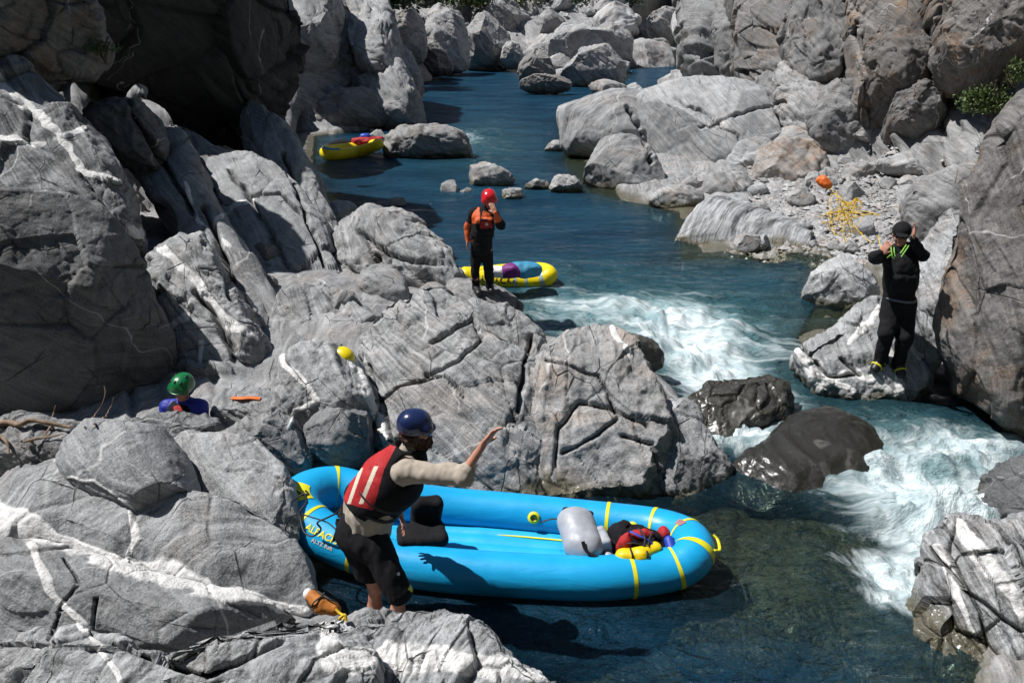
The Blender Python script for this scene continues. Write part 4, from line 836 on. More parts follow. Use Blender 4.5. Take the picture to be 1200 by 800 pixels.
# grey dry bag lying across the floor, with its roll top
g0, g1 = W(679, 642, 7.10), W(676, 607, 7.32)
gb = empty('dry_bag', g0 - [0, 0, .13], 'plump grey dry bag leaning in the bow half of the blue raft', 'dry bag')
bag('bag_body', lambda s: (s.cone(W(686, 640, 7.1), W(678, 614, 7.3), .155, .15, .03), s.cone(W(676, 636, 7.1), W(670, 612, 7.3), .12, .13, .05)), g0 - .55, g0 + .55, .011, M['grey'], gb, (.007, 7, 2))
bag('roll_top', lambda s: s.cone(W(663, 598, 7.42), W(692, 602, 7.44), .035, .03, .02), g1 - .4, g1 + .4, .009, M['black2'], gb, None)
V, F_ = tube(catmull([W(664, 600, 7.35), W(655, 607, 7.3), W(645, 608, 7.35), W(634, 612, 7.35)], 8), .011, 8, flat=.5); child('strap', V, F_, M['black'], gb)
V, F_ = tube(catmull([W(683, 634, 6.94), W(687, 645, 6.93), W(699, 652, 6.93), W(712, 654, 6.95)], 8), .018, 8, flat=.5); child('strap', V, F_, M['black'], gb)
q = W(708, 640, 7.15)
bag('dry_bag', lambda s: (s.box(W(706, 636, 7.2), (.07, .10, .14), .04, np.array(Euler((.3, -.25, .2)).to_matrix())), s.cone(W(712, 652, 7.05), W(720, 654, 7.1), .05, .03, .05)), q - .4, q + .4, .010, M['grey'], None, (.012, 8, 1),
    label='limp half empty grey bag folded between the plump dry bag and the red pack', cat='dry bag')
pk0 = W(748, 636, 7.15); pk = empty('backpack', pk0 - [0, 0, .15], 'red and black pack with loose straps heaped in the bow of the blue raft', 'backpack')
bag('pack_body', lambda s: (s.ell(W(742, 633, 7.2), (.20, .14, .13), k=.04, p=2.6), s.ell(W(766, 640, 7.15), (.15, .12, .11), k=.05), s.ell(W(728, 628, 7.2), (.10, .1, .11), k=.05)), pk0 - .55, pk0 + .55, .011, M['black2'], pk, (.02, 9, 2))
bag('red_pocket', lambda s: (s.ell(W(731, 636, 7.02), (.055, .05, .11), np.array(Euler((0, .35, 0)).to_matrix()), k=.02), s.ell(W(753, 625, 7.08), (.10, .05, .045), k=.02), s.ell(W(778, 624, 7.16), (.05, .06, .05), k=.02)), pk0 - .5, pk0 + .5, .009, M['red'], pk, (.010, 12, 2))
for L_, c_ in (([(738, 622, 7.02), (750, 628, 6.97), (762, 634, 6.98), (770, 645, 6.98)], 'bluebag'), ([(748, 618, 7.05), (756, 630, 6.96), (753, 645, 6.93)], 'black'), ([(765, 622, 7.05), (760, 638, 6.95), (772, 650, 6.96)], 'black'), ([(725, 640, 6.99), (745, 636, 6.95), (785, 650, 7.0)], 'black'), ([(716, 652, 7.0), (728, 655, 6.95), (722, 662, 6.95)], 'black')):
    V, F_ = tube(catmull([W(*t) for t in L_], 8), .014 if c_ == 'bluebag' else .010, 8, flat=.5); child('strap', V, F_, M[c_], pk)
q = W(746, 650, 6.95); yb = empty('dry_bag', q - [0, 0, .07], 'small yellow dry bag strapped in front of the red and black pack', 'dry bag')
bag('bag_body', lambda s: (s.cone(W(731, 652, 6.96), W(752, 650, 6.95), .075, .07, .02), s.cone(W(752, 650, 6.95), W(768, 641, 7.0), .062, .05, .04)), q - .4, q + .4, .009, M['ybag'], yb, (.007, 10, 2))
for a_, b_ in ((738, 742), (756, 759)):
    V, F_ = tube(catmull([W(a_, 640, 6.97), W(a_ + 3, 650, 6.87), W(b_, 662, 6.93)], 8), .009, 8, flat=.5); child('strap', V, F_, M['black'], yb)
q = W(786, 640, 7.1)
bb = empty('drink_bottle', q - [0, 0, .05], 'small blue bottle at the tip of the gear heap in the blue raft', 'bottle')
bag('bottle_body', lambda s: s.cone(W(784, 633, 7.08), W(788, 646, 7.02), .045, .045, .01), q - .25, q + .25, .007, M['bluebag'], bb, None); bag('cap', lambda s: s.cone(W(789, 648, 7.0), W(790, 651, 7.0), .028, .028, .01), q - .25, q + .25, .007, M['white'], bb, None)
# bow line and straps on the stern, one rope thing
def cord(name, L_, r, mat, label=None, cat=None, parent=None, flat=1, group=None):
    P_ = catmull([W(*t) for t in L_], 10); V, F_ = tube(P_, r, 10, flat=flat)
    if parent is not None: return child(name, V, F_, mat, parent)
    org = P_[0]; return link(name, mesh_np(name, V - org, F_, mat), None, org, label, cat, group)
cord('rope', [(342, 588, 6.95), (350, 582, 6.88), (357, 578, 6.87), (359, 588, 6.84), (352, 598, 6.82), (352, 606, 6.80), (356, 622, 6.72), (366, 628, 6.66), (376, 620, 6.62), (372, 612, 6.62), (384, 606, 6.6), (395, 600, 6.5), (404, 588, 6.4)], .009, M['black'],
     'black line knotted on the yellow patch at the stern of the blue raft', 'rope', flat=.8)
cord('rope', [(337, 640, 6.95), (334, 622, 6.98), (340, 608, 6.92), (350, 602, 6.84), (366, 606, 6.72), (384, 612, 6.6), (398, 622, 6.5), (410, 612, 6.4)], .006, M['black'],
     'thin black cord hanging round the outside of the blue stern', 'rope')

# the two yellow rafts
GR = 'yellow rafts moored upstream'
YP = [(560, 322, .12, .15), (600, 318, .10, .15), (632, 317, .16, .15), (643, 321, .24, .15), (638, 326, .18, .15), (612, 328, .10, .15), (580, 328, .08, .15), (556, 325, .12, .145), (545, 321, .18, .13)]
yr, yl, yr_r, _ = raft('yellow raft with grey bands and cargo afloat behind the red helmeted person', GR, YP, [(606, 328), (620, 327), (637, 325)], M['yellow'], M['greytape'], M['yellow'], 0, .03)
text_patch('ALPACKA', .16, yl, yr_r, near_s(yl, 585, 328), np.array(.25), M['black'], 'lettering', yr)
def lump(label, cat, nm, pr, mat, res=.02, f=(.02, 5, 1)):
    q = np.mean([p_[0] for p_ in pr], 0); bag(nm, lambda s: [s.ell(c_, r_, k=.05, p=2.5) for c_, r_ in pr], q - .8, q + .8, res, mat, None, f, label=label, cat=cat)
lump('purple bag in the yellow raft behind the red helmeted person', 'bag', 'stuff_sack', [(W(600, 317, 13.9), (.17, .14, .12)), (W(594, 318, 13.95), (.12, .12, .1))], M['purple'])
lump('sky blue bag in the yellow raft behind the red helmeted person', 'bag', 'stuff_sack', [(W(612, 315, 13.95), (.22, .16, .13)), (W(624, 316, 13.95), (.16, .12, .11))], M['skybag'])
lump('pale grey bag in the yellow raft beside the knees of the red helmeted person', 'bag', 'stuff_sack', [(W(582, 318, 13.95), (.2, .14, .1))], M['white'])
FP = [(395, 175.5, .22, .19), (420, 173, .22, .19), (438, 169.5, .35, .17), (444, 168, .5, .16), (440, 171.5, .42, .17), (420, 177.5, .20, .19), (402, 180.5, .16, .20), (388, 181, .18, .21), (382, 178.5, .22, .21)]
fr_, fl_, frr_, _ = raft('yellow raft with red and blue cargo against the rocks farthest upstream', GR, FP, [(410, 179)], M['yellow'], M['tape'], M['yellow'], 0, .03)
skin_patch('blue_patch', fl_, frr_, near_s(fl_, 388, 181), .28, .9, 1.5, M['skybag'], fr_, n=8)
lump('red bag in the farthest yellow raft', 'bag', 'stuff_sack', [(W(423, 167, 28.3), (.35, .2, .18)), (W(430, 166, 28.3), (.3, .2, .14))], M['red'], .03)
lump('blue bag on top of the red bag in the farthest yellow raft', 'bag', 'stuff_sack', [(W(428, 161.5, 28.4), (.2, .18, .16))], M['bluebag'], .03)
lump('black bag heap in the middle of the farthest yellow raft', 'bag', 'stuff_sack', [(W(403, 169, 28.6), (.4, .2, .16)), (W(395, 171, 28.6), (.3, .2, .12))], M['black2'], .03)
lump('slim red bag at the raised tip of the farthest yellow raft', 'bag', 'stuff_sack', [(W(440, 163, 28.6), (.28, .14, .10))], M['red'], .03)
# ------------------------------------------------------------------ people, grown as one surface each
def bounds(js, m=.28): A = np.array([j for j in js]); return A.min(0) - m, A.max(0) + m
def unit(v): v = np.asarray(v, float); return v / np.linalg.norm(v)
def hand(s, wrist, d, palmn, L=.19, curl=.35, thumb=1, res=1):
    """palm, five unequal fingers and a thumb leaving the side of the palm"""
    d = unit(d); n = unit(np.asarray(palmn) - np.dot(palmn, d) * d); sd = np.cross(d, n)
    pc = wrist + d * L * .26
    s.ell(pc, np.array([L * .27, L * .235, L * .09]), np.stack([d, sd, n], 1), k=.012, p=2.6)
    for i, (off, ln, spr) in enumerate(((-.165, .40, -.10), (-.055, .46, -.03), (.055, .43, .05), (.155, .34, .14))):
        b0 = wrist + d * L * .48 + sd * L * off * thumb; dr = unit(d + sd * spr * thumb); r = .0092 * L / .19 * (1 if i < 3 else .86)
        b1 = b0 + dr * L * ln * .45; d2 = unit(dr * math.cos(curl) + n * math.sin(curl)); b2 = b1 + d2 * L * ln * .32; d3 = unit(dr * math.cos(curl * 2) + n * math.sin(curl * 2)); b3 = b2 + d3 * L * ln * .25
        s.cone(b0 - dr * .02, b1, r * 1.05, r, .006); s.cone(b1, b2, r, r * .93, .004); s.cone(b2, b3, r * .93, r * .8, .004)
    t0 = wrist + d * L * .12 - sd * L * .17 * thumb; td = unit(d * .72 - sd * .62 * thumb + n * .3); t1 = t0 + td * L * .20; t2 = t1 + unit(td + d * .6) * L * .15
    s.cone(t0, t1, .0125 * L / .19, .0108 * L / .19, .012); s.cone(t1, t2, .0108 * L / .19, .0088 * L / .19, .004)
def head(s, c, fw, up, sc=1.0):
    """skull, jaw, nose, brow, ears, eyes' hollows; c centre of the skull"""
    fw = unit(fw); up = unit(up - np.dot(up, fw) * fw); sd = np.cross(fw, up); Rm = np.stack([sd, fw, up], 1)
    P_ = lambda a, f, u: c + (sd * a + fw * f + up * u) * sc
    s.ell(P_(0, -.01, .03), np.array([.074, .094, .088]) * sc, Rm, k=.02); s.ell(P_(0, .022, -.045), np.array([.058, .068, .072]) * sc, Rm, k=.03)
    s.cone(P_(0, .06, -.085), P_(0, .075, -.092), .024 * sc, .018 * sc, .02)                       # chin
    s.cone(P_(0, .092, .012), P_(0, .112, -.028), .009 * sc, .015 * sc, .010); s.cone(P_(-.03, .082, .03), P_(.03, .082, .03), .012 * sc, .012 * sc, .012)
    for q in (-1, 1):
        s.ell(P_(q * .031, .092, .006), np.array([.017, .012, .012]) * sc, Rm, k=.008, op='sub'); s.ell(P_(q * .030, .080, .005), np.array([.013, .013, .013]) * sc, Rm, k=.003)
        s.ell(P_(q * .079, -.012, -.012), np.array([.010, .020, .032]) * sc, Rm, k=.008)
        s.ell(P_(q * .04, .06, -.03), np.array([.024, .024, .024]) * sc, Rm, k=.02)
    s.cone(P_(-.022, .092, -.058), P_(.022, .092, -.058), .008 * sc, .008 * sc, .006)
    return P_, Rm
def figure(label, J, res, skinm=None, cat='person', hl=.19, hands=None, hd=None, org=None, sc=1.0):
    lo, hi = bounds(J.values()); s = SDF(lo, hi, res); k = .05
    u = unit(J['neck'] - J['pelvis']); sd = unit(J['shr'] - J['shl'])
    s.cone(J['pelvis'], J['waist'], .135, .12, k, flat=None); s.cone(J['waist'], J['chest'], .12, .145, k); s.cone(J['shl'], J['shr'], .072, .072, .07); s.cone(J['chest'], J['neck'], .12, .06, .06)
    s.cone(J['neck'], J['head'] - unit(J['head'] - J['neck']) * .05, .055, .052, .03)
    for q in 'lr':
        s.cone(J['sh' + q], J['el' + q], .052, .040, .03); s.cone(J['el' + q], J['wr' + q], .040, .027, .02)
        s.cone(J['hip' + q], J['kn' + q], .088, .058, .05); s.cone(J['kn' + q], J['kn' + q] * .6 + J['an' + q] * .4, .055, .056, .03); s.cone(J['kn' + q] * .6 + J['an' + q] * .4, J['an' + q], .056, .037, .03)
        s.cone(J['an' + q], J['to' + q], .042, .032, .03)
        d, n, th = (hands or {}).get(q, (J['wr' + q] - J['el' + q], np.array([0, -1, 0.]), 1)); hand(s, J['wr' + q], d, n, hl, .35, th)
    fw, up = hd; P_, Rm = head(s, J['head'], np.asarray(fw, float), np.asarray(up, float), sc)
    V, Fq = s.mesh(); base = (J['anl'] + J['anr']) / 2 if org is None else org
    b_ = link('person', mesh_np('person', V - base, Fq, skinm or M['skin']), None, base, label, cat)
    return b_, P_, Rm
def wear(name, parent, fn, lo, hi, res, mat, folds=(.006, 9, 1.5), cuts=(), region=None):
    s = SDF(lo, hi, res); fn(s)
    if folds: s.folds(*folds)
    for pt, n in cuts: s.cut(pt, n)
    V, Fq = s.mesh(); o = child(name, V, Fq, mat, parent)
    if region:
        # fabric panels of another colour, cut into the same garment
        for m_, _ in region: o.data.materials.append(m_)
        C_ = V[Fq].mean(1); x, y, d = PIX(C_); Nn = np.cross(V[Fq[:, 2]] - V[Fq[:, 0]], V[Fq[:, 3]] - V[Fq[:, 1]]); fc = ((EYE - C_) * Nn).sum(1) > 0; idx = np.zeros(len(Fq), np.int32)
        for k_, (m_, test) in enumerate(region): idx[test(x, y, C_) & fc] = k_ + 1
        o.data.polygons.foreach_set('material_index', idx)
    return o
def inpoly(L): L = np.array(L, float); return lambda x, y, c: poly_inside(x, y, L)
def helmet(parent, P_, Rm, mat, sc=1.0, res=.006, visor=True, extra=None, brim=.0):
    c = P_(0, 0, .03)
    def f(s):
        s.ell(P_(0, -.012, .045), np.array([.108, .128, .112]) * sc, Rm, k=.02, p=2.2)
        s.cone(P_(-.07, .06, .03), P_(.07, .06, .03), .05 * sc, .05 * sc, .03)
        s.ell(P_(0, -.005, -.035), np.array([.098, .125, .055]) * sc, Rm, k=.02, op='sub'); s.ell(P_(0, .06, -.045), np.array([.12, .09, .06]) * sc, Rm, k=.02, op='sub')
        s.ell(P_(0, -.005, .01), np.array([.086, .106, .10]) * sc, Rm, k=.01, op='sub')
    o = wear('helmet', parent, f, c - .2 * sc, c + .2 * sc, res, mat, None)
    if visor:
        a = np.linspace(-1.0, 1.0, 15); L_ = [P_(.112 * math.sin(t), .018 + .115 * math.cos(t), .022 + .004 * math.cos(t)) for t in a]; V, F_ = tube(np.array(L_), .012 * sc, 8, flat=.5); child('brim', V, F_, mat, o)
    L_ = [P_(-.092, 0, .0), P_(-.078, .02, -.06), P_(-.03, .04, -.112), (P_(0, .045, -.118)), P_(.03, .04, -.112), P_(.078, .02, -.06), P_(.092, 0, 0)]; V, F_ = tube(catmull(L_, 6), .007 * sc, 8, flat=.6); child('chin_strap', V, F_, M['black'], o)
    return o

# 1. the man holding the blue raft: back to us, facing right, right arm stretched out, knee deep
J = dict(pelvis=W(424, 618, 6.42), waist=W(434, 595, 6.34), chest=W(457, 563, 6.22), neck=W(478, 530, 6.10), head=W(487, 503, 6.02),
         shr=W(474, 552, 6.00), elr=W(542, 557, 5.88), wrr=W(566, 521, 5.80), shl=W(462, 536, 6.34), ell=W(464, 580, 6.66), wrl=W(470, 604, 6.78),
         hipr=W(436, 634, 6.33), knr=W(468, 690, 6.30), anr=W(463, 752, 6.55), tor=W(482, 764, 6.45), hipl=W(418, 632, 6.5), knl=W(440, 688, 6.62), anl=W(438, 742, 6.85), tol=W(456, 754, 6.75))
P1, Pf, Rm1 = figure('person in navy helmet and red backed vest wading beside the blue raft, one arm outstretched', J, .0065, hands={'r': (W(583, 500, 5.76) - W(566, 521, 5.80), np.array([.5, -.5, -.6]), -1), 'l': (W(474, 620, 6.84) - J['wrl'], np.array([0, 0, -1.]), 1)},
                     hd=(unit([.93, .28, -.12]), unit([.06, 0, 1])), hl=.205, sc=1.04)
lo, hi = bounds([J['pelvis'], J['neck'], J['shr'], J['elr'], J['ell']], .3)
def shirt(s):
    s.cone(J['pelvis'] + [.04, 0, .0], J['waist'], .205, .185, .06); s.cone(J['waist'], J['chest'], .185, .19, .06); s.cone(J['shl'], J['shr'], .10, .10, .07); s.cone(J['chest'], J['neck'], .15, .075, .06)
    s.cone(J['shr'], J['elr'], .092, .076, .04); s.cone(J['elr'], J['elr'] * .80 + J['wrr'] * .20, .075, .064, .02); s.cone(J['shl'], J['ell'], .078, .062, .04); s.cone(J['ell'], J['wrl'], .06, .045, .03)
    s.cone(J['neck'] - [0, 0, .0], J['neck'] + unit(J['head'] - J['neck']) * .05, .075, .070, .02)
    pass
wear('shirt', P1, shirt, lo, hi, .0065, M['tan'], (.014, 8, 1.5, (1, 1, .6)), cuts=[(J['pelvis'] + [0, 0, -.08], (.12, 0, -1))])
def vest(s):
    s.cone(J['waist'] + [.0, 0, .06], J['chest'], .215, .225, .04); s.cone(J['chest'], J['neck'] + [-.02, -.01, -.06], .22, .165, .05)
    s.cone(J['chest'] + [.10, .02, -.04], J['waist'] + [.12, .02, .03], .15, .14, .05)
    sx = J['shr'] + unit(J['elr'] - J['shr']) * .05
    s.ell(J['shr'] + [.03, -.03, .0], (.115, .13, .135), k=.02, op='sub'); s.ell(J['shl'] + [.06, .06, .0], (.11, .12, .13), k=.02, op='sub')
    s.cone(J['neck'] + [0, 0, -.01], J['neck'] + [.02, 0, .15], .085, .11, .02, op='sub')
vr = wear('vest', P1, vest, lo, hi, .0065, M['black2'], (.005, 8, 4), cuts=[(J['waist'] + [0, 0, .03], -unit(J['neck'] - J['waist']))],
     region=[(M['red'], inpoly([(438, 514), (464, 523), (450, 550), (437, 598), (400, 588), (416, 552)])),
             (M['cream'], lambda x, y, c: (np.abs((x - 440) * .93 + (y - 548) * .38) < 2.4) & (y > 546) & (y < 590)),
             (M['cream'], lambda x, y, c: (np.abs((x - 421) * .94 + (y - 555) * .33) < 2.0) & (y > 548) & (y < 590))])
for dz_, rr_ in ((.085, .212), (.20, .220)):
    ax_ = unit(J['neck'] - J['waist']); s1_ = unit(np.cross(ax_, [0, 1, 0])); s2_ = np.cross(ax_, s1_); cc_ = J['waist'] * 1 + ax_ * dz_ + (J['chest'] - J['waist'] - ax_ * ((J['chest'] - J['waist']) @ ax_)) * min(1, dz_ / .2)
    V, F_ = tube(np.array([cc_ + (s1_ * math.cos(t) + s2_ * math.sin(t)) * rr_ for t in np.linspace(0, 2 * np.pi, 40, endpoint=False)]), .010, 8, True, flat=1.6); child('strap', V, F_, M['black'], vr)
c_ = [J['waist'] + [.21 * math.cos(t), .20 * math.sin(t), .03 - .02 * math.cos(t)] for t in np.linspace(0, 2 * np.pi, 30, endpoint=False)]
pass
lo2, hi2 = bounds([J['pelvis'], J['knr'], J['knl']], .25)
def shorts(s):
    s.cone(J['pelvis'] + [-.02, 0, -.04], J['pelvis'] + [.02, 0, .05], .185, .18, .04)
    for q in 'lr':
        kk = J['kn' + q] * 1.0 + [.0, 0, -.03]; s.cone(J['hip' + q], kk, .142, .102, .05)
wear('shorts', P1, shorts, lo2, hi2, .0065, M['black2'], (.016, 7, 2.5, (1, 1, .5)), cuts=[(J['knr'] + [0, 0, -.085], (0, 0, -1)), ],
     region=[(M['tape'], inpoly([(488, 672), (494, 690), (492, 700), (478, 690)])), (M['white'], lambda x, y, c: np.hypot(x - 467, y - 672) < 2)])
helmet(P1, Pf, Rm1, M['navy'], 1.04, .0055)
q = Pf(-.085, .085, .035); wear('helmet_badge', P1, lambda s: s.ell(Pf(.101, .03, .02), np.array([.008, .017, .017]), Rm1, k=.005), Pf(.1, .03, .02) - .05, Pf(.1, .03, .02) + .05, .004, M['tape'], None)
wear('beard', P1, lambda s: (s.ell(Pf(0, .05, -.085), np.array([.066, .075, .07]), Rm1, k=.03), s.ell(Pf(0, .07, -.13), np.array([.045, .05, .055]), Rm1, k=.03)), Pf(0, .05, -.1) - .2, Pf(0, .05, -.1) + .2, .006, M['hair'], (.016, 30, 2))
wear('hair', P1, lambda s: (s.ell(Pf(0, -.07, -.045), np.array([.07, .05, .065]), Rm1, k=.03), s.ell(Pf(.07, -.02, -.05), np.array([.025, .04, .045]), Rm1, k=.02)), Pf(0, -.05, -.05) - .2, Pf(0, -.05, -.05) + .2, .006, M['hair'], (.012, 30, 2))
for q in 'rl': wear('shoe', P1, lambda s: s.cone(J['an' + q], J['to' + q], .055, .045, .02), J['an' + q] - .25, J['an' + q] + .3, .010, M['boot'], None)
# the pack strap hanging over his back onto the stern
cord('shoulder_strap', [(425, 560, 6.2), (412, 575, 6.3), (402, 595, 6.4), (398, 612, 6.42), (392, 632, 6.5)], .034, M['black'], parent=P1, flat=.4)
# rope bag by his feet, on the white vein
dtb = min(max(surf(376, 716) - 5.66, -.35), .12); print('dtb', dtb); tb0 = W(379, 708, 5.62 + dtb); tbg = empty('throw_bag', tb0 - [0, 0, .05], 'burnt orange rope bag lying on the white vein left of the wading man', 'throw bag')
bag('bag_body', lambda s: (s.cone(W(366, 699, 5.66 + dtb), W(376, 709, 5.60 + dtb), .048, .052, .02), s.cone(W(376, 709, 5.60 + dtb), W(391, 714, 5.60 + dtb), .052, .048, .02)), tb0 - .3, tb0 + .3, .006, M['rust'], tbg, (.006, 14, 1))
bag('white_end', lambda s: s.ell(W(361, 696, 5.68 + dtb), (.035, .04, .045), k=.01), tb0 - .3, tb0 + .3, .006, M['white'], tbg, None)
for a_ in ([(365, 711, 5.57 + dtb), (368, 705, 5.54 + dtb), (376, 699, 5.58 + dtb), (380, 694, 5.62 + dtb)], [(359, 702, 5.63 + dtb), (363, 711, 5.6 + dtb), (370, 719, 5.57 + dtb)], [(372, 692, 5.65 + dtb), (384, 700, 5.58 + dtb), (396, 706, 5.58 + dtb)]): cord('strap', a_, .008, M['black'], parent=tbg, flat=.6)
cord('rope_end', [(393, 713, 5.56 + dtb), (398, 718, 5.55 + dtb), (404, 722, 5.53 + dtb), (401, 727, 5.52 + dtb), (398, 724, 5.5 + dtb), (404, 720, 5.5 + dtb), (406, 727, 5.5 + dtb)], .010, M['rope'], parent=tbg)

# 2. red helmeted person on the ledge, one hand at the mouth
def K(px, py, h, d0, s_=.37): return W(px, py, d0 - s_ * h)
d0 = (surf(561, 344) + surf(576, 342)) / 2 + .06
print('d0 mid', d0, 'right', surf(1029, 430), surf(1052, 437))
J = dict(pelvis=K(564.5, 288, .95, d0), waist=K(565, 276, 1.12, d0), chest=K(566, 260, 1.35, d0), neck=K(570, 245, 1.52, d0), head=K(573, 234.5, 1.66, d0),
         shl=K(555.5, 250, 1.46, d0), ell=K(547.5, 267, 1.2, d0 - .02), wrl=K(547.5, 281, 1.0, d0 - .08), shr=K(578, 251, 1.46, d0 - .03), elr=K(587, 264, 1.25, d0 - .25), wrr=K(580, 250, 1.45, d0 - .36),
         hipl=K(559, 293, .88, d0), knl=K(556.5, 316, .48, d0 - .05), anl=K(558, 338, .08, d0), tol=K(561, 344, .03, d0 - .2), hipr=K(570.5, 293, .88, d0), knr=K(573, 315, .48, d0 - .05), anr=K(573.5, 335, .08, d0), tor=K(576, 341, .03, d0 - .18))
P2, Pf, Rm2 = figure('person in red helmet and orange and black gear standing with a hand at the mouth', J, .011, hd=(unit([.15, -.9, -.4]), np.array([0, -.25, 1.])), hands={'r': (K(577, 241.5, 1.6, d0 - .3) - J['wrr'], np.array([-.3, .9, 0]), -1), 'l': (np.array([0, -.1, -1]), np.array([1, 0, 0.]), 1)})
lo, hi = bounds(J.values(), .25)
def dry(s):
    s.cone(J['pelvis'], J['waist'], .16, .15, .05); s.cone(J['waist'], J['chest'], .15, .17, .05); s.cone(J['shl'], J['shr'], .09, .09, .06); s.cone(J['chest'], J['neck'], .13, .07, .05)
    for q in 'lr':
        s.cone(J['sh' + q], J['el' + q], .072, .060, .03); s.cone(J['el' + q], J['wr' + q], .060, .042, .02); s.cone(J['hip' + q], J['kn' + q], .098, .072, .03); s.cone(J['kn' + q], J['an' + q], .072, .056, .02)
sleeve = lambda q: (lambda x, y, c: np.linalg.norm(np.cross(c - J['el' + q], unit(J['wr' + q] - J['el' + q])), axis=1) < .10)
def near_seg(a, b, r): 
    def f(x, y, c):
        ba = b - a; t = np.clip(((c - a) @ ba) / (ba @ ba), 0, 1); return np.linalg.norm(c - a - t[:, None] * ba, axis=1) < r
    return f
wear('dry_suit', P2, dry, lo, hi, .011, M['black2'], (.014, 7, 1), region=[(M['orange'], near_seg(J['ell'] * .9 + J['shl'] * .1, J['wrl'], .085)), (M['orange'], near_seg(J['shl'] + [0, 0, .0], J['shl'] * .75 + J['ell'] * .25, .07)), (M['orange'], near_seg(J['elr'] * .4 + J['wrr'] * .6, J['wrr'], .07))])
v2 = wear('vest', P2, lambda s: (s.cone(J['waist'] + [0, 0, .04], J['chest'] + [0, 0, .06], .185, .18, .05), s.box(J['chest'] + [.02, -.16, -.02], (.13, .06, .12), .04)), lo, hi, .011, M['black2'], (.010, 10, 3),
     region=[(M['orange'], inpoly([(552, 243), (562, 243), (563, 262), (553, 262)])), (M['orange'], inpoly([(566, 247), (576, 250), (577, 258), (564, 256)])), (M['red'], inpoly([(563, 260), (577, 258), (577, 267), (563, 268)])), (M['cream'], lambda x, y, c: np.hypot(x - 570.5, y - 263) < 1.8)])
helmet(P2, Pf, Rm2, M['redhelm'], 1.05, .009)
for q in 'lr': wear('boot', P2, lambda s: (s.cone(J['an' + q] + [0, 0, .02], J['to' + q], .065, .055, .03), s.cone(J['an' + q], J['an' + q] + [0, 0, .12], .062, .06, .02)), J['an' + q] - .3, J['an' + q] + .3, .011, M['boot'], None)

# 3. man in black on the right hand rock, hauling a line
d0 = (surf(1029, 430) + surf(1052, 437)) / 2 + .12; s_ = .33
J = dict(pelvis=K(1054, 352, 1.0, d0, s_), waist=K(1054, 336, 1.2, d0, s_), chest=K(1055, 313, 1.45, d0, s_), neck=K(1056, 291, 1.65, d0, s_), head=K(1056, 275, 1.82, d0, s_),
         shl=K(1042, 296, 1.6, d0, s_), ell=K(1025, 302, 1.48, d0 - .15, s_), wrl=K(1033, 296.5, 1.5, d0 - .38, s_), shr=K(1070, 294, 1.6, d0, s_), elr=K(1081, 300, 1.55, d0 - .18, s_), wrr=K(1070, 279, 1.72, d0 - .32, s_),
         hipl=K(1046, 358, .95, d0, s_), knl=K(1038, 391, .52, d0 - .15, s_), anl=K(1032, 420, .1, d0 - .05, s_), tol=K(1029, 428, .05, d0 - .2, s_), hipr=K(1062, 358, .95, d0, s_), knr=K(1060, 394, .52, d0 - .15, s_), anr=K(1053, 425, .1, d0 - .1, s_), tor=K(1052, 435, .05, d0 - .22, s_))
for q_, (ax_, ay_), (tx_, ty_) in (('l', (1032, 423), (1025, 432)), ('r', (1053, 427), (1056, 438))):
    J['an' + q_] = W(ax_, ay_, surf(ax_, ay_ + 6) + .02); J['to' + q_] = W(tx_, ty_, surf(tx_, ty_ + 3) - .03)
P3, Pf, Rm3 = figure('person all in black with cap and sunglasses standing on the streaked rock hauling a line', J, .0095, hd=(unit([-.35, -.92, -.1]), np.array([0, -.1, 1.])), hl=.2, sc=1.12,
                     hands={'l': (unit([.3, -.2, .75]), np.array([.8, .5, 0]), 1), 'r': (unit([-.05, -.1, 1]), np.array([-.9, .2, 0]), -1)})
lo, hi = bounds(J.values(), .25)
def dry3(s):
    s.cone(J['pelvis'], J['waist'], .175, .165, .05); s.cone(J['waist'], J['chest'], .165, .195, .05); s.cone(J['shl'], J['shr'], .10, .10, .07); s.cone(J['chest'], J['neck'], .15, .075, .05)
    for q in 'lr':
        s.cone(J['sh' + q], J['el' + q], .082, .072, .04); s.cone(J['el' + q], J['wr' + q], .07, .046, .02); s.cone(J['hip' + q], J['kn' + q], .118, .098, .05); s.cone(J['kn' + q], J['an' + q], .095, .078, .03)
wear('dry_suit', P3, dry3, lo, hi, .0095, M['black2'], (.018, 6, 1))
v3 = wear('vest', P3, lambda s: (s.cone(J['waist'] + [0, 0, .05], J['chest'] + [0, 0, .04], .205, .205, .05), s.box(J['chest'] + [-.01, -.19, -.14], (.15, .05, .10), .04), s.cone(J['shl'] + [.08, 0, .07], J['chest'] + [-.1, -.15, 0], .045, .05, .04), s.cone(J['shr'] + [-.08, 0, .07], J['chest'] + [.1, -.15, 0], .045, .05, .04)), lo, hi, .0095, M['black2'], (.010, 10, 3))
for L_ in ([(1044, 288, 9.55), (1045, 296, 9.52), (1046, 302, 9.52)], [(1047.5, 288, 9.55), (1048, 295, 9.52), (1049, 300, 9.52)], [(1040, 302, 9.55), (1044, 299, 9.5), (1048, 303, 9.52)], [(1065, 288, 9.6), (1061, 294, 9.55), (1056, 301, 9.52)], [(1062, 287, 9.6), (1058, 293, 9.55), (1055, 297, 9.52)]):
    cord('bright_cord', L_, .0075, M['lime'], parent=v3)
ch_ = J['pelvis'] + [0, 0, .04]; V, F_ = tube(np.array([ch_ + [.185 * math.cos(t), .185 * math.sin(t), .01 * math.sin(2 * t)] for t in np.linspace(0, 2 * np.pi, 28, endpoint=False)]), .014, 8, True, flat=1.2); child('belt', V, F_, simple('grey_belt', (.13, .14, .16), .6), P3)
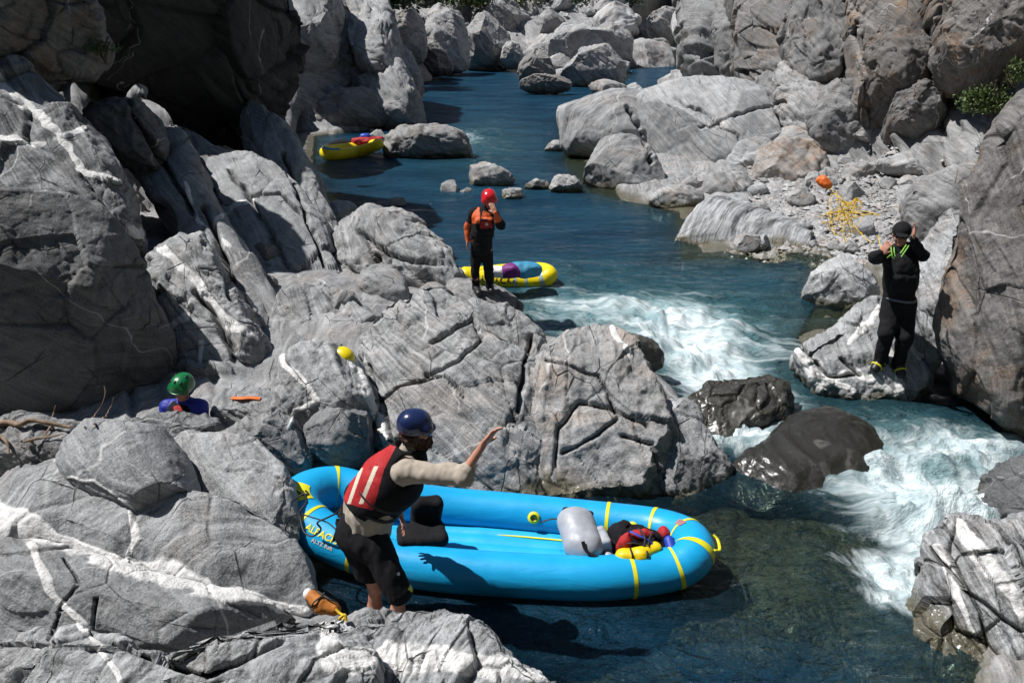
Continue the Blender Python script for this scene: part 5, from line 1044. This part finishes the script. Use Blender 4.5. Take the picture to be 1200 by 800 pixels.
def capf(s):
    s.ell(Pf(0, -.012, .045), np.array([.098, .118, .098]) * 1.12, Rm3, k=.02); s.ell(Pf(0, -.005, -.045), np.array([.12, .15, .062]) * 1.12, Rm3, k=.01, op='sub'); s.ell(Pf(0, -.008, .0), np.array([.08, .10, .085]) * 1.12, Rm3, k=.01, op='sub')
    s.ell(Pf(0, .125, .035), np.array([.07, .06, .010]) * 1.12, Rm3, k=.012)
wear('cap', P3, capf, Pf(0, 0, .05) - .25, Pf(0, 0, .05) + .25, .008, M['black2'], None)
sg = wear('sunglasses', P3, lambda s: (s.ell(Pf(-.034, .097, .006), np.array([.030, .012, .022]) * 1.1, Rm3, k=.01), s.ell(Pf(.034, .097, .006), np.array([.030, .012, .022]) * 1.1, Rm3, k=.01), s.cone(Pf(.07, .085, .012), Pf(.084, 0, .008), .006, .005, .005), s.cone(Pf(-.07, .085, .012), Pf(-.084, 0, .008), .006, .005, .005)), Pf(0, 0, 0) - .2, Pf(0, 0, 0) + .2, .006, M['lens'], None)
for q in 'lr':
    bt = wear('shoe', P3, lambda s: (s.cone(J['an' + q] + [0, 0, .01], J['to' + q], .068, .058, .03), s.cone(J['an' + q], J['an' + q] + [0, 0, .12], .07, .075, .02)), J['an' + q] - .4, J['an' + q] + .4, .010, M['boot'], None)
    m_ = (J['an' + q] * .35 + J['to' + q] * .65); ax_ = unit(J['to' + q] - J['an' + q]); s1 = unit(np.cross(ax_, [0, 0, 1])); s2 = np.cross(s1, ax_)
    V, F_ = tube(np.array([m_ + (s1 * math.cos(t) + s2 * math.sin(t)) * .066 for t in np.linspace(0, 2 * np.pi, 24, endpoint=False)]), .010, 8, True, flat=1.2); child('yellow_stripe', V, F_, M['tape'], bt)
    V, F_ = tube(np.array([m_ - ax_ * .07 + (s1 * math.cos(t) + s2 * math.sin(t)) * .070 for t in np.linspace(0, 2 * np.pi, 24, endpoint=False)]), .007, 8, True); child('yellow_stripe', V, F_, M['tape'], bt)

# 4. green helmeted person low between the rocks on the left
d0 = 9.75
J = dict(pelvis=W(212, 545, 8.98), waist=W(214, 520, 8.88), chest=W(216, 489, 8.80), neck=W(215, 468, 8.73), head=W(214, 455, 8.66),
         shl=W(197, 477, 8.78), ell=W(188, 508, 8.78), wrl=W(200, 528, 8.63), shr=W(232, 477, 8.74), elr=W(242, 508, 8.73), wrr=W(230, 528, 8.58),
         hipl=W(206, 552, 8.98), knl=W(204, 575, 8.68), anl=W(206, 605, 8.88), tol=W(206, 612, 8.73), hipr=W(219, 552, 8.98), knr=W(222, 575, 8.68), anr=W(220, 605, 8.88), tor=W(221, 612, 8.73))
P4, Pf, Rm4 = figure('person in green helmet and blue jacket low between rocks at the left bank', J, .010, hd=(unit([-.3, -.9, -.22]), np.array([0, -.22, .95])), sc=1.0)
lo, hi = bounds([J['chest'], J['ell'], J['elr'], J['neck'], J['pelvis']], .3)
def jk(s):
    s.cone(J['pelvis'], J['waist'], .16, .15, .05); s.cone(J['waist'], J['chest'], .15, .17, .05); s.cone(J['shl'], J['shr'], .095, .095, .06); s.cone(J['chest'], J['neck'], .13, .07, .05)
    for q in 'lr': s.cone(J['sh' + q], J['el' + q], .08, .065, .04); s.cone(J['el' + q], J['wr' + q], .06, .045, .02)
wear('jacket', P4, jk, lo, hi, .010, M['bluejkt'], (.012, 7, 1))
v4 = wear('vest', P4, lambda s: (s.cone(J['waist'] + [0, 0, .04], J['chest'] + [0, 0, .05], .185, .18, .05), s.ell(J['shl'] + [-.06, 0, -.02], (.1, .12, .13), k=.02, op='sub'), s.ell(J['shr'] + [.06, 0, -.02], (.1, .12, .13), k=.02, op='sub')), lo, hi, .010, M['black2'], (.008, 9, 1),
     region=[(M['red'], inpoly([(203, 476), (212, 474), (213, 482), (204, 484)])), (M['orange'], lambda x, y, c: (np.abs(y - 468 - (x - 212) * .05) < 1.6) & (np.abs(x - 212) < 7))])
h4 = helmet(P4, Pf, Rm4, M['greenhelm'], 1.08, .007)
for a_, f_, u_ in ((-.055, .06, .118), (0, .07, .13), (.055, .06, .118), (-.06, -.03, .135), (.06, -.03, .135)):
    c_ = Pf(a_ * 1.05, f_, u_ + .012); wear('vent', h4, lambda s: s.ell(c_, np.array([.010, .026, .014]), Rm4, k=.004), c_ - .06, c_ + .06, .005, M['black'], None)
# ------------------------------------------------------------------ thrown line, loose gear, driftwood, plants
r_ = np.random.default_rng(5)
tbx = W(966, 213, 13.2); tg = empty('throw_bag', tbx - [0, 0, .12], 'small orange rope bag flying through the air over the gravel bar', 'throw bag')
bag('bag_body', lambda s: (s.cone(W(964, 212, 13.2), W(968, 215, 13.2), .085, .09, .03), s.cone(W(960, 211, 13.2), W(962, 212, 13.2), .05, .06, .03)), tbx - .35, tbx + .35, .012, M['orangerope'], tg, (.012, 12, 1))
V, F_ = tube(np.array([W(969.5, 216, 13.2) + np.array([math.cos(t) * .07, math.sin(t) * .05, math.sin(t) * .06]) for t in np.linspace(0, 2 * np.pi, 20, endpoint=False)]), .012, 8, True); child('drawn_mouth', V, F_, M['rope'], tg)
pts = [(970, 216, 13.2), (976, 224, 13.1), (984, 233, 13.0), (990, 240, 12.9)]
cx, cy = 995, 252
for k in range(34):
    a = r_.uniform(0, 2 * np.pi); rr = r_.uniform(.3, 1) ** .7
    pts.append((cx + rr * 33 * math.cos(a) * (1 if k % 3 else 1.1), cy + rr * 30 * math.sin(a) - 2 + (0 if k % 5 else 7), 12.7 + r_.uniform(-.45, .45)))
    if k % 3 == 0: pts.append((cx + r_.uniform(-7, 7), cy + r_.uniform(-10, 6), 12.7 + r_.uniform(-.2, .2)))
pts += [(1010, 275, 12.2), (1022, 284, 11.4), (1029, 276, 10.8), (1031, 286, 10.2), (1034, 293, 9.75)]
P_ = catmull([W(*t) for t in pts], 14); P_[:, 2] -= .0; V, F_ = tube(P_, .0052, 6); org = P_[0]
link('rope', mesh_np('rope', V - org, F_, M['rope']), None, org, 'tangled yellow rope spilling through the air between the flying bag and the person in black', 'rope')
cord('strap', [(x_, y_, surf(x_, y_) - .02) for x_, y_ in ((272, 466), (283, 466.5), (294, 466), (305, 467))], .032, M['orangerope'], 'bright orange strap lying on the flat grey ledge', 'strap', flat=.35)
# yellow helmet lying behind the vein crossed boulder
hc = W(402, 418, surf(402, 418) + .10); Rm5 = np.array(Euler((.2, .15, 1.2)).to_matrix()); Pf5 = lambda a, f, u: hc + (Rm5[:, 0] * a + Rm5[:, 1] * f + Rm5[:, 2] * u) * 1.0
hh = empty('helmet', hc - [0, 0, .08], 'yellow helmet showing over the pale boulder beside the white vein', 'helmet')
def hs(s): s.ell(Pf5(0, 0, 0), np.array([.115, .135, .115]), Rm5, k=.02); s.ell(Pf5(0, 0, -.09), np.array([.1, .12, .09]), Rm5, k=.02, op='sub')
bag('shell', hs, hc - .25, hc + .25, .007, M['yellowhelm'], hh, None)
V, F_ = tube(catmull([Pf5(.1, 0, -.03), Pf5(.09, .03, -.1), Pf5(0, .06, -.14), Pf5(-.09, .03, -.1), Pf5(-.1, 0, -.03)], 6), .006, 8); child('chin_strap', V, F_, M['black'], hh)
# driftwood at the left edge
def branch(L_, r0, label, subs=()):
    near = lambda Q: [(x, y, min(d, surf(max(x, 2), y) - .05)) for x, y, d in Q]
    L_ = near(L_); subs = [(near(a), b) for a, b in subs]
    P_ = resample(catmull([W(*t) for t in L_], 12), 60); P_ = EYE + (P_ - EYE) * 1.0; P_ = P_ + .012 * np.stack([vn(P_ * 8), vn(P_ * 8 + 5), vn(P_ * 8 + 9)], 1); rr = r0 * np.linspace(1, .35, 60) * (1 + .25 * vn(P_ * 14)); V, F_ = tube(P_, rr, 12)
    org = P_[0]; o = link('driftwood_branch', mesh_np('driftwood_branch', V - org, F_, M['wood']), None, org, label, 'driftwood')
    for L2, r2 in subs:
        Q_ = resample(catmull([W(*t) for t in L2], 12), 40); Q_ = Q_ + .01 * np.stack([vn(Q_ * 9), vn(Q_ * 9 + 5), vn(Q_ * 9 + 9)], 1); V, F_ = tube(Q_, r2 * np.linspace(1, .3, 40), 8); child('twig', V, F_, M['wood'], o)
branch([(-30, 498, 7.6), (8, 494, 7.6), (22, 498, 7.6), (36, 492, 7.6), (56, 495, 7.6), (82, 500, 7.6)], .035, 'thick bleached driftwood branch lying flat below the huge dark boulder', [([(57, 496, 7.55), (62, 485, 7.5), (65, 474, 7.5)], .010), ([(60, 498, 7.55), (52, 508, 7.5), (45, 514, 7.5)], .009)])
branch([(-20, 505, 7.2), (2, 512, 7.2), (9, 522, 7.2), (10, 532, 7.2)], .026, 'short crooked driftwood piece at the left edge')
branch([(28, 518, 7.3), (40, 515, 7.3), (52, 513, 7.3), (75, 508, 7.35)], .014, 'thin driftwood stick under the thick bleached branch', [([(50, 513, 7.3), (58, 505, 7.3)], .007)])
for i, (L_, lb) in enumerate((([(98, 500, 7.9), (112, 486, 7.9), (122, 468, 7.95), (123, 450, 8)], 'curved bare twig leaning on the huge dark boulder, left of its twin'), ([(112, 498, 7.85), (126, 484, 7.9), (134, 465, 7.95)], 'curved bare twig leaning on the huge dark boulder, right of its twin'))): branch(L_, .009, lb)

# --- loose stones: a few master shapes, copied
def master(seed, cuts=8, blocks=.35):
    th = np.linspace(0, 2 * np.pi, 9)[:-1]; q = np.random.default_rng(seed); N = 42
    rho, ph, Fq, inner = disk(N); rs = np.sin(rho * np.pi / 2); rad = 1 + .18 * np.sin(ph * 2 + q.uniform(0, 6)) + .1 * np.sin(ph * 3 + q.uniform(0, 6)); h = np.sqrt(np.maximum(1 - rs ** 2.3, 0)) * q.uniform(.55, .85)
    pl = lambda hh_: np.stack([np.cos(ph) * rad * rs, np.sin(ph) * rad * rs * q.uniform(.7, .7), hh_], 1); V = np.vstack([pl(h), pl(-h * .8)[inner]])
    for k in range(cuts):
        v = q.normal(size=3); v[2] = abs(v[2]) + .1; v /= np.linalg.norm(v); hh_ = (V @ v).max() * q.uniform(.62, .9); V = V - np.maximum(V @ v - hh_, 0)[:, None] * v * .95
    V, at = finish(V, Fq, np.array([0, 0, 50.0]), (q.uniform(20, 80), 30, q.uniform(0, 180)), .7, 1.0, blocks, seed=seed * 1.7, veinset=[], crackset=[])
    at['wet'] = V[:, 2] * 0; return mesh_np('boulder', V, Fq, ROCK, at)
MS = [master(s) for s in range(40, 47)]
def stones(n, pick, size, label, group, name='boulder', cat='boulder', tone=(.8, 1.25), warm=(.1, .8), sink=.3, seed=1, tilt=.4):
    q = np.random.default_rng(seed); out = 0; tries = 0
    while out < n and tries < n * 60:
        tries += 1; x, y = pick(q); h, d = ground_h(np.array([x]), np.array([y])); h, d = float(h[0]), float(d[0]); sz = size(q, y)
        o = bpy.data.objects.new(name, MS[q.integers(len(MS))]); z = max(h, -.1)
        o.location = (x, y, z + sz * .5 * (1 - sink * 2)); o.rotation_euler = (q.uniform(-tilt, tilt), q.uniform(-tilt, tilt), q.uniform(0, 6.28)); o.scale = (sz, sz * q.uniform(.8, 1.1), sz * q.uniform(.7, 1.1))
        px, py, dp = PIX(np.array([[x, y, z]]))
        if dp[0] < 1 or not (-60 < px[0] < 1260 and -60 < py[0] < 860): continue
        COL.objects.link(o); tag(o, label, cat, group); o['tone'] = float(q.uniform(*tone)); o['warm'] = float(q.uniform(*warm)); o['band'] = float(q.uniform(.4, 1)); out += 1
def px_pick(x0, x1, y0, y1, z=.3):
    def f(q): g = G(q.uniform(x0, x1), q.uniform(y0, y1), z); return g[0], g[1]
    return f
def far_left(q):
    while True:
        y = q.uniform(48, 100); x = q.uniform(-28, 12); h, d = ground_h(np.array([x]), np.array([y]))
        if 0 < d[0] < 22: return x, y
stones(120, far_left, lambda q, y: float(np.clip(q.lognormal(0.1, .55), .5, 3.2)), 'angular grey boulder in the jumble along the far bank', 'boulders jumbled along the far bank', seed=3)
stones(46, lambda q: ((lambda y: (q.uniform(3, 26), y))(q.uniform(82, 112))), lambda q, y: float(np.clip(q.lognormal(.5, .5), .8, 4)), 'angular grey boulder on the slope at the head of the pool', 'boulders at the head of the pool', seed=8)
def beach(q):
    while True:
        g = G(q.uniform(870, 1165), q.uniform(150, 285), .3); h, d = ground_h(np.array([g[0]]), np.array([g[1]]))
        if d[0] > .2 and h[0] < .9: return g[0], g[1]
stones(44, beach, lambda q, y: float(np.clip(q.lognormal(-1.5, .5), .12, .7)), 'pale cobble on the gravel bar at the foot of the right cliff', 'cobbles on the gravel bar', name='cobble', cat='stone', tone=(1.0, 1.4), sink=.2, seed=5)
stones(16, px_pick(880, 1120, 135, 170, 1), lambda q, y: float(q.uniform(.3, 1.0)), 'fallen block at the foot of the right cliff', 'fallen blocks at the foot of the right cliff', tone=(.9, 1.3), seed=6)
stones(26, px_pick(270, 560, 90, 330, 1.0), lambda q, y: float(q.uniform(.15, .6)), 'loose stone wedged between the slabs of the left bank', 'loose stones on the left bank', name='stone', cat='stone', seed=7)
# gravel: nobody could count it
gv = []; gf = []; q = np.random.default_rng(9); base = np.array([[1, 0, 0], [.3, .9, 0], [-.8, .5, 0], [-.7, -.6, 0], [.4, -.9, 0], [.1, .05, .55], [0, 0, -.4]]); bf = [[0, 1, 5], [1, 2, 5], [2, 3, 5], [3, 4, 5], [4, 0, 5]]
n = 0; X_ = []
GX = np.array([G(q.uniform(850, 1180), q.uniform(150, 300), .25) for _ in range(9000)]); hh_, dd2 = ground_h(GX[:, 0], GX[:, 1]); ok = (dd2 > -.15) & (hh_ < 1.1)
for (x, y, _), h in zip(GX[ok], hh_[ok]):
    s = float(np.clip(q.lognormal(-3.0, .45), .025, .16)); a = q.uniform(0, 6.28); c, sn = math.cos(a), math.sin(a); B_ = base * s * (1 + .3 * q.normal(size=(7, 3)) * .6)
    gv.append(np.stack([x + B_[:, 0] * c - B_[:, 1] * sn, y + B_[:, 0] * sn + B_[:, 1] * c, h + B_[:, 2] + s * .1], 1)); gf += [[i + n for i in f] for f in bf]; n += 7
GV = np.vstack(gv); me = mesh_np('gravel', GV, gf, ROCK, dict(rp=GV * 1.3, vein=np.zeros(len(GV)), wet=(GV[:, 2] < .04) * 1.0, crk=np.zeros(len(GV))), smooth=False); o = link('gravel', me, kind='stuff'); o['tone'] = 1.25; o['warm'] = .6; o['band'] = .5

# --- plants
LEAF = simple('leaf_green', (.085, .13, .03), .6, nscale=3, noise_amt=.3, bump=0); LEAF2 = simple('dark_leaf_green', (.03, .055, .015), .65, nscale=2, noise_amt=.35, bump=0); STEM = simple('shrub_stem', (.10, .07, .045), .9)
def leaves(c, R3, n, ls, q, clump=7):
    cs = q.normal(size=(clump, 3)) * .5 * R3; P_ = cs[q.integers(0, clump, n)] + q.normal(size=(n, 3)) * R3 * .26; P_[:, 2] = np.abs(P_[:, 2] + R3[2] * .25)
    d = q.normal(size=(n, 3)); d[:, 2] += .8; d /= np.linalg.norm(d, axis=1, keepdims=True); s = np.cross(d, q.normal(size=(n, 3))); s /= np.linalg.norm(s, axis=1, keepdims=True); l = ls * q.uniform(.6, 1.4, n)[:, None]
    V = np.stack([P_, P_ + d * l * .5 + s * l * .22, P_ + d * l, P_ + d * l * .5 - s * l * .22], 1).reshape(-1, 3) + c; return V, np.arange(n * 4).reshape(n, 4)
def shrub(px, py, d, R3, n, ls, label, mat, seed, cat='shrub', name='shrub', group=None):
    q = np.random.default_rng(seed); c = W(px, py, d); rt = empty(name, c, label, cat, group); R3 = np.array(R3); V, F_ = leaves(c, R3, n, ls, q); child('foliage', V, F_, mat, rt, smooth=False, org=c)
    vs = []; fs = []; k = 0
    for i in range(9):
        t = c + q.normal(size=3) * R3 * .4 + [0, 0, R3[2] * .8]; v, f = tube(catmull([c - [0, 0, .15], c * .5 + t * .5 + q.normal(size=3) * .05, t], 4), .012, 5); vs.append(v); fs += [[a + k for a in g] for g in f]; k += len(v)
    child('stem', np.vstack(vs), fs, STEM, rt, org=c)
shrub(1160, 132, 19.5, (.62, .4, .55), 2600, .10, 'bright green shrub at the right end of the gravel bar', LEAF, 1)
shrub(1088, 128, 22.5, (.7, .4, .35), 900, .09, 'thin low shrub at the cliff foot left of the bright green one', LEAF, 2)
shrub(1062, 95, 23, (.5, .4, .3), 450, .09, 'sparse green tuft in a joint of the right cliff', LEAF, 3)
shrub(1190, 95, 19, (.4, .3, .3), 500, .09, 'small shrub by the right edge under the overhang', LEAF, 4)
shrub(122, 62, 12.2, (.22, .2, .14), 260, .05, 'small grass tuft by the black recess at the upper left', LEAF, 5, 'plant', 'plant')
shrub(332, 82, 22, (.3, .2, .2), 160, .07, 'tiny tuft on the pale wall above the far raft', LEAF, 6, 'plant', 'plant')
shrub(258, 8, 20, (.4, .3, .3), 300, .08, 'tuft at the top of the black cliff', LEAF, 7, 'plant', 'plant')
shrub(935, 52, 27, (.4, .3, .3), 200, .08, 'tiny tuft on the middle of the right cliff', LEAF, 8, 'plant', 'plant')
for i, (px, py, d, r3, m_, lb) in enumerate(((575, 8, 84, (5.5, 3, 2.6), LEAF, 'bushy green tree at the top of the picture above the far bank'), (420, 12, 52, (3, 2, 2), LEAF2, 'dark bush on the left at the top of the far bank'), (640, 10, 88, (6, 3, 2.4), LEAF2, 'dark bush at the head of the river, right of the bushy green tree'),
                                          (700, 8, 88, (5, 3, 2.2), LEAF2, 'dark bush at the head of the river, nearest the right cliff'), (500, 2, 82, (5, 3, 2), LEAF2, 'dark bush above the far bank, left of the bushy green tree'))):
    shrub(px, py, d, r3, 2600, .45, lb, m_, 20 + i, 'bush', 'bush')
